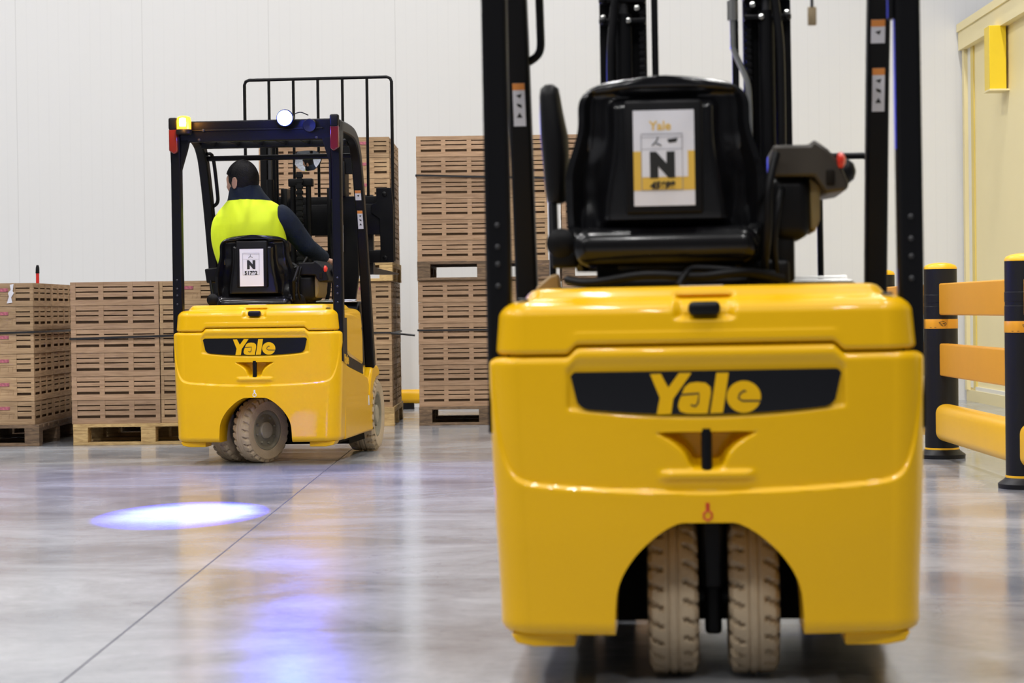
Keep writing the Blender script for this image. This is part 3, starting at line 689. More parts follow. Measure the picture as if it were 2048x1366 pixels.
    # steering wheel
    c0 = Vector((-0.10, 1.02, 1.12)); ml_ = Matrix.Translation(c0) @ Matrix.Rotation(R(28), 4, 'X')
    ringp = [ml_ @ Vector((0.15*math.cos(a), 0.15*math.sin(a), 0)) for a in [2*math.pi*k/28 for k in range(29)]]
    b = MB().tube(ringp, 0.012, 8, caps=False)
    for a in (0.5, 2.6, 4.7): b.tube([ml_ @ Vector((0, 0, -0.01)), ml_ @ Vector((0.15*math.cos(a), 0.15*math.sin(a), 0))], 0.010, 6)
    b.tube([ml_ @ Vector((0, 0, 0.01)), c0+Vector((0, 0.08, -0.20))], 0.030, 10); b.build('steering_wheel', P, T, sharp=50)
    # ---------------- mast
    my = 1.50; top = 2.08
    for sx in (-1, 1):
        def xb_(a, c): return sorted((a*sx, c*sx))
        b = MB(); a, c = xb_(0.232, 0.275); b.box(a, c, my-0.06, my-0.045, 0.09, top); b.box(a, c, my+0.045, my+0.06, 0.09, top); a, c = xb_(0.262, 0.275); b.box(a, c, my-0.046, my+0.046, 0.09, top)
        b.build('mast_outer_rail', K, T, 0.002)
        zi = 0.12
        b = MB(); a, c = xb_(0.140 if front else 0.178, 0.228); b.box(a, c, my-0.04, my-0.025, zi, top-0.06+zi-0.12); b.box(a, c, my+0.03, my+0.045, zi, top-0.06+zi-0.12); a, c = xb_(0.214, 0.228); b.box(a, c, my-0.026, my+0.031, zi, top-0.06+zi-0.12)
        b.build('mast_inner_rail', K, T, 0.002)
        MB().tube([(0.205*sx, my-0.085, 0.20), (0.205*sx, my-0.085, 1.72)], 0.024, 14).build('lift_cylinder', K, T)
        MB().tube([(0.205*sx, my-0.085, 1.72), (0.205*sx, my-0.085, top-0.03)], 0.014, 12).build('cylinder_rod', M['grey'], T, label='grey piston rod')
        if not front: continue
        MB().box(*xb_(0.106, 0.125), my-0.07, my-0.03, 0.10, top-0.05).build('hose_bar', K, T, 0.002)
        # lift chain
        b = MB(); z = 0.62
        while z < top-0.12:
            b.rbox(0.152*sx-0.011, 0.152*sx+0.011, my-0.078, my-0.070, z, z+0.013, 0.002, 1); b.box(0.152*sx-0.006, 0.152*sx+0.006, my-0.076, my-0.066, z+0.012, z+0.021); z += 0.020
        b.build('lift_chain', M['grey'] if not front else K, T, sharp=None)
        MB().tube(bez([(0.235*sx, my-0.10, top), (0.222*sx, my-0.12, 1.82), (0.232*sx, my-0.12, 1.72), (0.243*sx, my-0.12, 1.55), (0.236*sx, my-0.11, 1.1), (0.20*sx, my-0.10, 0.7)], 5), 0.012, 8).build('mast_hose', P, T, sharp=50)
        b = MB()
        for z in (1.70, 1.76):
            b.rbox(*xb_(0.140, 0.275), my-0.105, my-0.05, z-0.008, z+0.008, 0.004)
            b.lathe([(0.010, 0), (0.010, 0.008), (0.005, 0.012)], origin=(0.262*sx, my-0.103, z), axis='y', seg=8, mtx=Matrix.Rotation(math.pi, 4, 'Z'))
        b.build('mast_clamp', K, T, 0.002)
        bolts('clamp_bolt', [(x*sx, my-0.106, z) for (x, z) in ((0.262, 1.773), (0.262, 1.71), (0.165, 1.735), (0.19, 1.70), (0.19, 1.78))], 0.008, M['steel'], T, 'bright bolt head')
    if front: MB().tube(bez([(0.108, my-0.12, top-0.05), (0.108, my-0.12, 1.66), (0.112, my-0.12, 1.60), (0.145, my-0.12, 1.52), (0.152, my-0.12, 1.45), (0.152, my-0.12, 1.30)], 6), 0.009, 8).build('hydraulic_pipe', M['steel'], T, sharp=50, label='bright bent hydraulic pipe')
    if front: MB().tube([(0.108, my-0.12, 1.69), (0.108, my-0.12, 1.745)], 0.016, 10).build('pipe_fitting', M['steel'], T, label='steel pipe fitting')
    b = MB()
    for z in (0.45, top-0.05): b.rbox(-0.275, 0.275, my-0.05, my+0.05, z-0.04, z+0.04, 0.006)
    b.build('mast_crossmember', K, T)
    # ---------------- carriage, forks, backrest (move with the lift)
    fy = 1.72; L = lift; ox = 0.045
    b = MB(); b.rbox(-0.46+ox, 0.46+ox, fy-0.02, fy+0.02, L+0.12, L+0.20, 0.004); b.rbox(-0.46+ox, 0.46+ox, fy-0.02, fy+0.02, L+0.46, L+0.55, 0.004)
    for sx in (-1, 1): b.rbox(-0.02+0.15*sx, 0.02+0.15*sx, fy-0.16, fy, L+0.12, L+0.60, 0.004)
    b.rbox(-0.24+ox, 0.46+ox, fy-0.03, fy-0.018, L+0.30, L+0.50, 0.004)
    car = b.build('fork_carriage', K, T, 0.003)
    for sx in (-1, 1):
        b = MB(); xx = 0.44*sx+ox
        b.prism([(xx-0.055, L+0.60), (xx+0.045, L+0.60), (xx+0.055, L+0.48), (xx+0.055, L+0.12), (xx-0.03, L+0.12), (xx-0.035, L+0.40), (xx-0.09, L+0.44), (xx-0.09, L+0.49), (xx-0.055, L+0.51)], 'y', fy-0.045, fy-0.02)
        for z in (L+0.56, L+0.15): b.lathe([(0.016, 0), (0.016, 0.008), (0.010, 0.012)], origin=(xx, fy-0.045, z), axis='y', seg=12, mtx=Matrix.Rotation(math.pi, 4, 'Z'))
        b.build('side_bracket', K, car, 0.003)
        b = MB(); fx = 0.30*sx+ox
        b.prism([(fy+0.02, L+0.045), (fy+0.06, L+0.045), (fy+1.05, L+0.058), (fy+1.05, L+0.068), (fy+0.11, L+0.090), (fy+0.065, L+0.13), (fy+0.065, L+0.56), (fy+0.02, L+0.56)], 'x', fx-0.05, fx+0.05)
        b.build('fork', M['grey'], T, 0.003, label='dark steel fork arm')
    zb, zt = L+0.50, L+1.320; b = MB(); hw = 0.485; yy = fy+0.02
    zb2 = L+0.13
    fr = [(-hw+ox, yy, zb2), (-hw+ox, yy, zt-0.03), (-hw+ox+0.009, yy, zt-0.009), (-hw+ox+0.03, yy, zt), (hw+ox-0.03, yy, zt), (hw+ox-0.009, yy, zt-0.009), (hw+ox, yy, zt-0.03), (hw+ox, yy, zb2)]
    b.tube(fr, 0.0105, 8)
    for k in range(1, 6): x = -hw+ox+2*hw*k/6; b.tube([(x, yy, zb), (x, yy, zt)], 0.0095, 8)
    b.tube([(-hw+ox, yy, zb+0.02), (hw+ox, yy, zb+0.02)], 0.010, 8)
    b.build('load_backrest', K, T, sharp=50)
    if not front:
        # centre free-lift group visible through the cabin, raised by the mast
        b = MB()
        for x in (-0.048, 0.052): b.tube([(x, my-0.14, 0.75), (x, my-0.14, 1.70)], 0.017, 12)
        b.rbox(-0.075, 0.08, my-0.16, my-0.10, 1.67, 1.72, 0.006); b.build('centre_lift_cylinder', K, T)
        b = MB(); z = 0.85
        while z < 1.74: b.rbox(-0.022, 0.026, my-0.185, my-0.170, z, z+0.022, 0.003, 1); b.box(-0.014, 0.018, my-0.182, my-0.166, z+0.02, z+0.036); z += 0.035
        b.build('centre_chain', M['plastic'], T, sharp=None)
        MB().tube(bez([(0.10, my-0.16, 1.24), (0.16, my-0.18, 1.22), (0.185, my-0.18, 1.12), (0.18, my-0.18, 1.0), (0.15, my-0.17, 0.90)], 6), 0.013, 8).build('mast_hose', P, T, sharp=50)
        # yellow pulley block, cable and strip on the right
        MB().rbox(0.235, 0.272, 1.262, 1.29, 1.735, 1.785, 0.004).build('pulley_plate', M['yellowbox'], T, label='yellow plate on the mast')
        MB().rbox(0.225, 0.300, 1.29, 1.33, 1.60, 1.82, 0.006).build('control_box', P, T)
        MB().tube(bez([(0.258, 1.275, 1.66), (0.262, 1.275, 1.58), (0.256, 1.275, 1.49), (0.263, 1.275, 1.44)], 5), 0.010, 8).build('safety_cord', mat('yellow_cord', (0.65, 0.42, 0.03), 0.6, var=0.8, scale=60), T, sharp=50, label='yellow and black cord')
        MB().rbox(0.262, 0.288, 1.28, 1.284, 1.25, 1.42, 0.002).build('cord_tag', M['paper'], T, label='white vertical strip tag')
        MB().box(0.228, 0.252, 1.27, 1.274, 1.575, 1.625).build('paper_tag', M['paper'], T, label='small white tag')
        b = MB(); b.prism([(0.285, 1.93), (0.36, 1.90), (0.36, 1.74), (0.30, 1.74)], 'y', 1.31, 1.345); b.prism([(0.235, 1.60), (0.37, 1.60), (0.375, 1.10), (0.35, 0.93), (0.225, 0.93)], 'y', 1.31, 1.345)
        b.prism([(0.235, 1.93), (0.285, 1.93), (0.300, 1.60), (0.235, 1.60)], 'y', 1.31, 1.345); b.build('mast_cover', K, T, 0.004)
        # guard lights
        lx, lz = 0.195, 1.985
        b = MB(); b.lathe([(0.030, 0.0), (0.046, -0.02), (0.050, -0.06), (0.048, -0.068)], origin=(lx, 0.085, lz), axis='y', seg=28); b.tube([(lx, 0.09, lz-0.03), (lx, 0.13, lz-0.01)], 0.012, 8)
        b.tube(bez([(lx+0.03, 0.07, lz+0.02), (lx+0.08, 0.07, lz+0.035), (lx+0.12, 0.10, lz+0.02)], 5), 0.003, 6); bl = b.build('spot_lamp', P, T, sharp=40, label='round lamp glowing blue')
        MB().lathe([(0.046, -0.066), (0.040, -0.072), (0.02, -0.077), (0.001, -0.078)], origin=(lx, 0.085, lz), axis='y', seg=28).build('lamp_lens', M['bluehot'], bl, sharp=50, label='glowing blue lens')
        MB().lathe([(0.036, 0.0), (0.040, -0.01), (0.036, -0.018), (0.001, -0.012)], origin=(lx+0.13, 0.098, 1.945), axis='y', seg=24).build('reverse_buzzer', P, T, sharp=40)
        b = MB(); b.lathe([(0.040, 1.905), (0.046, 1.91), (0.046, 1.93), (0.043, 1.935)], origin=(-0.405, 0.06, 0), seg=24); bc = b.build('beacon', P, T, sharp=40, label='amber flashing beacon')
        MB().lathe([(0.041, 1.932), (0.042, 1.985), (0.038, 2.005), (0.02, 2.013), (0.001, 2.014)], origin=(-0.405, 0.06, 0), seg=24).build('beacon_lens', M['amberglow'], bc, sharp=50, label='glowing amber lens')
        MB().lathe([(0.018, 1.950), (0.020, 1.97), (0.018, 1.995), (0.001, 2.00)], origin=(-0.400, 0.012, 0), seg=16).build('flash_tube', M['amberhot'], bc, sharp=50, label='bright flash tube')
        # interior mirror, hung from the front beam
        ms = []; NX, NZ = 20, 12; mc = Vector((0.140, 0.90, 1.800))
        mt = Matrix.Translation(mc) @ Matrix.Rotation(R(MIR_Z), 4, 'Z') @ Matrix.Rotation(R(MIR_X), 4, 'X')
        def sh(u, v):
            x = 0.098*u*(1-0.30*(0.5-0.5*v)**1.5); z = 0.062*v*(1-0.15*u*u); return x, z
        vs = []
        for j in range(NZ+1):
            for i in range(NX+1):
                u = -1+2*i/NX; v = -1+2*j/NZ; uu = u*math.sqrt(1-0.45*v*v); vv = v*math.sqrt(1-0.45*u*u)
                x, z = sh(uu*1.12, max(-1.0, min(1.0, vv*1.12))); vs.append(mt @ Vector((x, -0.012+ (x*x+z*z)*1.1, z)))
        fs = [(j*(NX+1)+i, j*(NX+1)+i+1, (j+1)*(NX+1)+i+1, (j+1)*(NX+1)+i) for j in range(NZ) for i in range(NX)]
        A = len(vs); vs2 = [v+mt.to_3x3() @ Vector((0, 0.014, 0)) for v in vs]; r_ = NX+1
        per = [i for i in range(r_)]+[j*r_+NX for j in range(1, NZ+1)]+[NZ*r_+i for i in range(NX-1, -1, -1)]+[j*r_ for j in range(NZ-1, 0, -1)]
        back = MB().add([v+mt.to_3x3() @ Vector((0, 0.002, 0)) for v in vs]+vs2, [tuple(A+k for k in f[::-1]) for f in fs]+[tuple(f) for f in fs]+[(per[k], per[(k+1) % len(per)], A+per[(k+1) % len(per)], A+per[k]) for k in range(len(per))])
        back.tube([mt @ Vector((0, 0.01, 0.03)), Vector((0.18, 0.78, 1.825))], 0.008, 8)
        mo = back.build('mirror_housing', P, T, sharp=60)
        MB().add(vs, fs).build('mirror_face', M['mirror'], mo, sharp=80, label='convex silver mirror')
    return T
MIR_Z, MIR_X = -20, 10

FT = truck('forklift', 'large parked yellow forklift in the foreground with an empty black seat', (0.4058, 4.93, 0), R(4.1), -0.005, 0.0, 0.0, True)
ST = truck('forklift', 'yellow forklift further back with a driver, lit blue lamp and turned rear wheels', (-1.554, 12.57, 0), R(6.0), 0.0, 1.07, -0.098, False)
def tl(v):   # point in the far truck's frame -> world
    c, s_ = math.cos(-R(6.0)), math.sin(-R(6.0)); return Vector((-1.554+v[0]*c-v[1]*s_, 12.57+v[0]*s_+v[1]*c, v[2]))
# the far truck's own lamps
p = tl((0.195, -0.01, 1.985)); tgt = Vector((-1.50, 9.64, 0))
sp = bpy.data.lights.new('blue_spot', 'SPOT'); sp.energy = 150000; sp.color = (0.022, 0.032, 1.0); sp.spot_size = R(12.0); sp.spot_blend = 0.9; sp.shadow_soft_size = 0.02
so = bpy.data.objects.new('blue_spot', sp); so.location = p; so.rotation_euler = (tgt-p).to_track_quat('-Z', 'Y').to_euler(); COL.objects.link(so)
gl = bpy.data.lights.new('blue_glow', 'POINT'); gl.energy = 9; gl.color = (0.06, 0.10, 1.0); gl.shadow_soft_size = 0.03
go = bpy.data.objects.new('blue_glow', gl); go.location = tl((0.195, -0.06, 1.98)); COL.objects.link(go)
bl_ = bpy.data.lights.new('blue_face', 'AREA'); bl_.shape = 'DISK'; bl_.size = 0.085; bl_.energy = 85; bl_.color = (0.02, 0.05, 1.0)
bo_ = bpy.data.objects.new('blue_face', bl_); bo_.location = tl((0.195, -0.004, 1.985)); bo_.rotation_euler = (Vector((-1.3, 7.0, 0))-bo_.location).to_track_quat('-Z', 'Y').to_euler(); COL.objects.link(bo_)
al = bpy.data.lights.new('amber_glow', 'POINT'); al.energy = 3.0; al.color = (1, 0.40, 0.05); al.shadow_soft_size = 0.02
ao = bpy.data.objects.new('amber_glow', al); ao.location = tl((-0.385, -0.04, 1.985)); COL.objects.link(ao)

# hanging key tag under the near truck's roof
ht = empty('key_tag', (0, 0, 0), 0, 'small tan tag hanging from a black cord under the near forklift roof', 'tag')
q = Matrix.Translation((0.4058, 4.93, 0)) @ Matrix.Rotation(-R(4.1), 4, 'Z')
ht.matrix_world = q
MB().tube([(0.28, 0.62, 1.885), (0.279, 0.62, 1.62)], 0.004, 6).build('cord', M['plastic'], ht)
MB().rbox(0.268, 0.290, 0.617, 0.623, 1.575, 1.622, 0.003).build('tag_plate', mat('tan_tag', (0.42, 0.32, 0.19), 0.6), ht, label='tan plate')

# ------------------------------------------------------------------ driver
def skin_mesh(name, verts, edges, m, parent=None, sub=2, root=0):
    me = bpy.data.meshes.new(name); me.from_pydata([tl(v[:3]) for v in verts], edges, [])
    o = bpy.data.objects.new(name, me); COL.objects.link(o)
    sk = o.modifiers.new('skin', 'SKIN'); sk.use_smooth_shade = True
    for i, v in enumerate(verts):
        d = me.skin_vertices[0].data[i]; rx = v[3]; ry = v[4] if len(v) > 4 else rx; d.radius = (rx, ry); d.use_root = (i == root)
    sb = o.modifiers.new('sub', 'SUBSURF'); sb.levels = sub; sb.render_levels = sub
    bake(o); me2 = o.data; drop(o); return me2
def join_meshes(meshes):
    b = MB()
    for me in meshes: b.add([v.co for v in me.vertices], [tuple(p.vertices) for p in me.polygons])
    me = bpy.data.meshes.new('j'); me.from_pydata(b.v, [], b.f); return me
def remeshed(name, me, m, parent, vox=0.007, smooth_it=3, sharp=None, label=None):
    o = bpy.data.objects.new(name, me); COL.objects.link(o)
    md = o.modifiers.new('r', 'REMESH'); md.mode = 'VOXEL'; md.voxel_size = vox
    sm = o.modifiers.new('s', 'SMOOTH'); sm.iterations = smooth_it; sm.factor = 0.5
    bake(o); me2 = o.data; drop(o)
    q = finish(name, me2, m, parent, 180, label); return q
def loft(sections, seg=28):
    """sections: (centre xyz in truck frame, rx, ry, twist) stacked ellipses"""
    vs = []; b = MB()
    for (c, rx, ry, tw) in sections:
        for k in range(seg):
            a = 2*math.pi*k/seg; ca, sa = math.cos(a), math.sin(a)
            x = rx*math.copysign(abs(ca)**0.85, ca); y = ry*math.copysign(abs(sa)**0.85, sa)
            vs.append(tl((c[0]+x*math.cos(tw)-y*math.sin(tw), c[1]+x*math.sin(tw)+y*math.cos(tw), c[2]+(c[3]*x if len(c) > 3 else 0))))
    n = len(sections); fs = [(i*seg+k, i*seg+(k+1) % seg, (i+1)*seg+(k+1) % seg, (i+1)*seg+k) for i in range(n-1) for k in range(seg)]
    fs += [tuple(range(seg))[::-1], tuple(range((n-1)*seg, n*seg))]
    me = bpy.data.meshes.new('l'); me.from_pydata(vs, [], fs); return me
HC = Vector((-0.195, 0.60, 1.660)); HY = R(60)
def hp(x, y, z):   # head frame: y forward (face), x right
    c, s_ = math.cos(HY), math.sin(HY); x *= 1.10; y *= 1.06; return (HC.x+x*c-y*s_, HC.y+x*s_+y*c, HC.z+z*1.0)
def head_mesh():
    vs = []; fs = []; NU, NV = 40, 28
    for j in range(NV+1):
        ph = -math.pi/2+math.pi*j/NV
        for i in range(NU):
            th = 2*math.pi*i/NU; x = math.sin(th)*math.cos(ph); y = math.cos(th)*math.cos(ph); z = math.sin(ph)
            X = 0.075*x; Y = 0.095*y; Z = 0.118*z
            if z < 0.1: X *= 1-0.28*smooth(0.1, -0.9, z)*1.0; Y = Y*(1-0.10*smooth(0.0, -0.9, z)) if y > 0 else Y*(1-0.45*smooth(0.1, -0.9, z))
            if y > 0.3 and z < -0.15: Y += 0.010*smooth(0.3, 0.9, y)
            if y > 0 and abs(x) < 0.30:
                Y += 0.026*(1-smooth(0.04, 0.22, abs(x)))*smooth(-0.32, -0.24, z)*(1-smooth(-0.22, 0.12, z))     # nose
                Y += 0.006*(1-smooth(0.1, 0.3, abs(x)))*(1-smooth(0.03, 0.10, abs(z+0.50)))                        # lips
                Y -= 0.004*(1-smooth(0.0, 0.05, abs(z+0.50)))*0.5
            if y > 0.5: Y -= 0.009*(1-smooth(0.08, 0.16, abs(abs(x)-0.38)))*(1-smooth(0.05, 0.16, abs(z-0.02)))    # eye sockets
            if y > 0.5: Y += 0.005*(1-smooth(0.04, 0.12, abs(z-0.18)))                                              # brow
            vs.append(tl(hp(X, Y, Z)))
    for j in range(NV):
        for i in range(NU): fs.append((j*NU+i, j*NU+(i+1) % NU, (j+1)*NU+(i+1) % NU, (j+1)*NU+i))
    me = bpy.data.meshes.new('h'); me.from_pydata(vs, [], fs)
    bm = bmesh.new(); bm.from_mesh(me); bmesh.ops.remove_doubles(bm, verts=bm.verts, dist=1e-5); bm.to_mesh(me); bm.free(); return me
def ear(sx):
    b = MB(); c = (0.076*sx, -0.010, -0.012)
    pts = [hp(c[0]+sx*0.006, c[1]+0.016*math.cos(a)-0.010, c[2]+0.030*math.sin(a)+(0.004 if math.sin(a) > 0 else 0)) for a in [2*math.pi*k/16 for k in range(17)]]
    b.tube([tl(p_) for p_ in pts], 0.0055, 8, caps=False)
    b.tube([tl(hp(c[0]-sx*0.004, c[1]-0.008, c[2]-0.018)), tl(hp(c[0]-sx*0.002, c[1]-0.008, c[2]+0.016))], 0.012, 8)
    return b.mesh('ear')
SHR = (0.045, 0.60, 1.455); ELR = (0.165, 0.74, 1.265); HAR = (0.262, 0.955, 1.185)
SHL = (-0.325, 0.62, 1.42); ELL = (-0.335, 0.86, 1.24); HAL = (-0.20, 0.99, 1.19)
body_v = [(-0.105, 0.58, 1.02, 0.13, 0.11), (-0.125, 0.585, 1.16, 0.13, 0.10), (-0.145, 0.59, 1.32, 0.15, 0.105), (-0.165, 0.60, 1.46, 0.10, 0.08), (-0.185, 0.60, 1.56, 0.052, 0.055), (-0.19, 0.60, 1.64, 0.05, 0.055),
          (*SHR, 0.055), (*ELR, 0.042), (HAR[0]-0.01, HAR[1]-0.03, HAR[2], 0.026, 0.030),
          (*SHL, 0.055), (*ELL, 0.042), (HAL[0]-0.01, HAL[1]-0.03, HAL[2], 0.026, 0.030),
          (0.0, 0.66, 0.99, 0.085), (0.06, 1.00, 0.985, 0.055), (0.06, 0.99, 0.62, 0.040), (0.06, 1.05, 0.55, 0.03),
          (-0.21, 0.66, 0.99, 0.085), (-0.24, 1.00, 0.985, 0.055), (-0.24, 0.99, 0.62, 0.040), (-0.24, 1.05, 0.55, 0.03)]
body_e = [(0, 1), (1, 2), (2, 3), (3, 4), (4, 5), (3, 6), (6, 7), (7, 8), (3, 9), (9, 10), (10, 11), (0, 12), (12, 13), (13, 14), (14, 15), (0, 16), (16, 17), (17, 18), (18, 19)]
def hand(H, dirv, side):
    """palm, four fingers and a side thumb curled over what is held"""
    H = Vector(H); d = Vector(dirv).normalized(); up = Vector((0, 0, 1)); lat = d.cross(up).normalized(); up = lat.cross(d)
    ms = []
    palm = [(*(H-d*0.03), 0.024, 0.020), (*(H+d*0.02), 0.034, 0.017), (*(H+d*0.055), 0.036, 0.015)]
    ms.append(skin_mesh('p', palm, [(0, 1), (1, 2)], None, sub=2))
    for i, L_ in enumerate((0.036, 0.041, 0.038, 0.030)):
        o = lat*(0.029-0.0195*i)
        a = H+d*0.045+o; b1 = a+d*L_*0.75+up*0.004; b2 = b1+d*L_*0.45-up*L_*0.55; b3 = b2-up*L_*0.55-d*L_*0.10
        ms.append(skin_mesh('f', [(*a, 0.0090), (*b1, 0.0085), (*b2, 0.0080), (*b3, 0.0070)], [(0, 1), (1, 2), (2, 3)], None, sub=2))
    a = H+d*0.0+lat*0.022*side; b1 = a+lat*0.026*side+d*0.022-up*0.006; b2 = b1+d*0.026-up*0.016+lat*0.004*side
    ms.append(skin_mesh('t', [(*a, 0.0115), (*b1, 0.0100), (*b2, 0.0085)], [(0, 1), (1, 2)], None, sub=2))
    return ms
PS = empty('person', tuple(tl((-0.09, 0.60, 0.98))), 0, 'person driving the far forklift in navy jacket and neon vest, head turned left', 'person')
inv = PS.matrix_basis.inverted()
def to_person(o): o.matrix_parent_inverse = inv; return o
bm_ = join_meshes([skin_mesh('b', body_v, body_e, None), head_mesh(), ear(-1), ear(1)]+hand(HAR, (0.35, 0.9, -0.1), -1)+hand(HAL, (0.45, 0.85, 0.0), 1))
to_person(remeshed('body', bm_, M['skin'], PS, 0.0055, 2))
# hair: cap over the cranium, short beard shadow left as skin
def hair_mesh():
    vs = []; fs = []; NU, NV = 44, 26
    for j in range(NV+1):
        t = j/NV
        for i in range(NU):
            th = 2*math.pi*i/NU; fwd = math.cos(th)
            low = -0.62+0.95*smooth(-0.35, 0.55, fwd)-0.20*math.exp(-((fwd-0.25)/0.12)**2)*1.0   # hairline: low nape, sideburn, high forehead
            ph = math.pi/2+(math.asin(max(-0.95, min(0.9, low)))-math.pi/2)*t
            x = math.sin(th)*math.cos(ph); y = math.cos(th)*math.cos(ph); z = math.sin(ph)
            g = 1.075+0.02*math.sin(7*th+3*z)+0.012*math.sin(19*th)
            X = 0.0775*x*g; Y = 0.097*y*g; Z = 0.120*z*g+0.004*(1 if z > 0 else 0)
            if y < 0 and z < 0.1: Y *= 1-0.30*smooth(0.1, -0.9, z)
            vs.append(tl(hp(X, Y-0.003, Z)))
    for j in range(NV):
        for i in range(NU): fs.append((j*NU+i, j*NU+(i+1) % NU, (j+1)*NU+(i+1) % NU, (j+1)*NU+i))
    me = bpy.data.meshes.new('h'); me.from_pydata(vs, [], fs)
    o = bpy.data.objects.new('h', me); COL.objects.link(o); s_ = o.modifiers.new('s', 'SOLIDIFY'); s_.thickness = 0.012; s_.offset = -1; bake(o); m2 = o.data; drop(o); return m2
to_person(remeshed('hair', hair_mesh(), M['hair'], PS, 0.0045, 3, label='short black hair'))
# jacket: torso, sleeves, standing collar
jk = [loft([((-0.10, 0.59, 0.99), 0.185, 0.125, 0), ((-0.115, 0.59, 1.12), 0.185, 0.125, 0), ((-0.135, 0.60, 1.28), 0.195, 0.130, 0), ((-0.148, 0.60, 1.40, 0.06), 0.202, 0.125, 0), ((-0.155, 0.605, 1.47, 0.10), 0.190, 0.110, 0), ((-0.160, 0.605, 1.525, 0.10), 0.145, 0.096, 0), ((-0.165, 0.605, 1.57, 0.08), 0.115, 0.088, 0)]),
      loft([((-0.160, 0.605, 1.50), 0.140, 0.098, 0), ((-0.160, 0.600, 1.56), 0.122, 0.092, 0), ((-0.168, 0.595, 1.595), 0.106, 0.090, 0), ((-0.178, 0.595, 1.625, 0.12), 0.090, 0.086, 0), ((-0.186, 0.596, 1.640, 0.12), 0.082, 0.082, 0)])]
def sleeve(S, E, H):
    S, E, H = Vector(S), Vector(E), Vector(H); W_ = H-(H-E).normalized()*0.045
    pts = [(*(S*0.8+Vector((-0.15, 0.6, 1.44))*0.2), 0.085)]
    for t, r in ((0, 0.083), (0.3, 0.076), (0.62, 0.069), (0.9, 0.066)): pts.append((*(S+(E-S)*t), r))
    pts.append((*E, 0.064))
    for t, r in ((0.25, 0.060), (0.55, 0.053), (0.85, 0.044), (1.0, 0.041)): pts.append((*(E+(W_-E)*t), r))
    return skin_mesh('s', pts, [(i, i+1) for i in range(len(pts)-1)], None, sub=2)
jk += [sleeve(SHR, ELR, HAR), sleeve(SHL, ELL, HAL)]
to_person(remeshed('jacket', join_meshes(jk), M['navy'], PS, 0.008, 3, label='dark navy padded jacket'))
# vest over the jacket (sleeveless)
def vest_mesh():
    secs = [((-0.10, 0.59, 1.00), 0.197, 0.137, 0), ((-0.115, 0.59, 1.12), 0.197, 0.137, 0), ((-0.135, 0.60, 1.24), 0.205, 0.142, 0), ((-0.146, 0.60, 1.33, 0.02), 0.212, 0.142, 0), ((-0.152, 0.602, 1.41, 0.05), 0.214, 0.138, 0), ((-0.157, 0.605, 1.465, 0.08), 0.206, 0.128, 0), ((-0.160, 0.605, 1.505, 0.10), 0.180, 0.116, 0), ((-0.168, 0.606, 1.535, 0.10), 0.140, 0.104, 0), ((-0.175, 0.607, 1.556, 0.08), 0.112, 0.098, 0)]
    return loft(secs, 40)
to_person(remeshed('vest', join_meshes([vest_mesh(), skin_mesh('s', [(-0.26, 0.60, 1.44, 0.098), (-0.292, 0.605, 1.405, 0.108), (-0.300, 0.615, 1.33, 0.108), (-0.275, 0.61, 1.22, 0.10), (-0.24, 0.60, 1.12, 0.09)], [(0, 1), (1, 2), (2, 3), (3, 4)], None)]), M['vest'], PS, 0.007, 3, label='neon yellow high-visibility vest'))
tr = [skin_mesh('t', [(-0.105, 0.60, 1.02, 0.16, 0.13), (0.0, 0.70, 1.0, 0.10), (0.06, 1.0, 0.99, 0.068), (0.06, 0.99, 0.80, 0.062), (0.06, 0.99, 0.60, 0.055), (-0.21, 0.70, 1.0, 0.10), (-0.24, 1.0, 0.99, 0.068), (-0.24, 0.99, 0.80, 0.062), (-0.24, 0.99, 0.60, 0.055)], [(0, 1), (1, 2), (2, 3), (3, 4), (0, 5), (5, 6), (6, 7), (7, 8)], None)]
to_person(remeshed('trousers', join_meshes(tr), M['trousers'], PS, 0.009, 2, label='dark trousers'))
for x in (0.06, -0.24):
    b = MB(); b.rbox(x-0.045, x+0.045, 0.94, 1.0, 0.50, 0.60, 0.03, 4); b.rbox(x-0.048, x+0.048, 0.93, 1.13, 0.50, 0.56, 0.025, 4)
    o = b.build('shoe', M['plastic'], PS, sharp=60); o.data.transform(Matrix.Identity(4))
    for v in o.data.vertices: v.co = tl(v.co)
    to_person(o)

# ------------------------------------------------------------------ crates and pallets
def panel(b, x0, x1, yf, h, slots, th=0.008, lay=None):
    """slatted wall in the xz plane with its face at y=yf; slots = list of (xa, xb) between posts"""
    zc = [0.0, 0.038, 0.056, 0.086, 0.094, 0.118, 0.126, 0.149]
    for (za, zb) in ((0.0, 0.038), (0.056, 0.086), (0.094, 0.118), (0.126, 0.1565)): b.box(x0, x1, yf+0.003, yf+th, za, zb)
    xs = [x0]+[v for s_ in slots for v in s_]+[x1]
    for i in range(0, len(xs), 2): b.box(xs[i], xs[i+1], yf, yf+th-0.001, 0.0, 0.1565)
    b.box(x0, x1, yf-0.001, yf+th, 0.0, 0.036)
def rot_add(b, src, ang, off):
    m_ = Matrix.Translation(off) @ Matrix.Rotation(ang, 4, 'Z'); b.add([m_ @ Vector(v) for v in src.v], src.f)
H_CR = 0.159
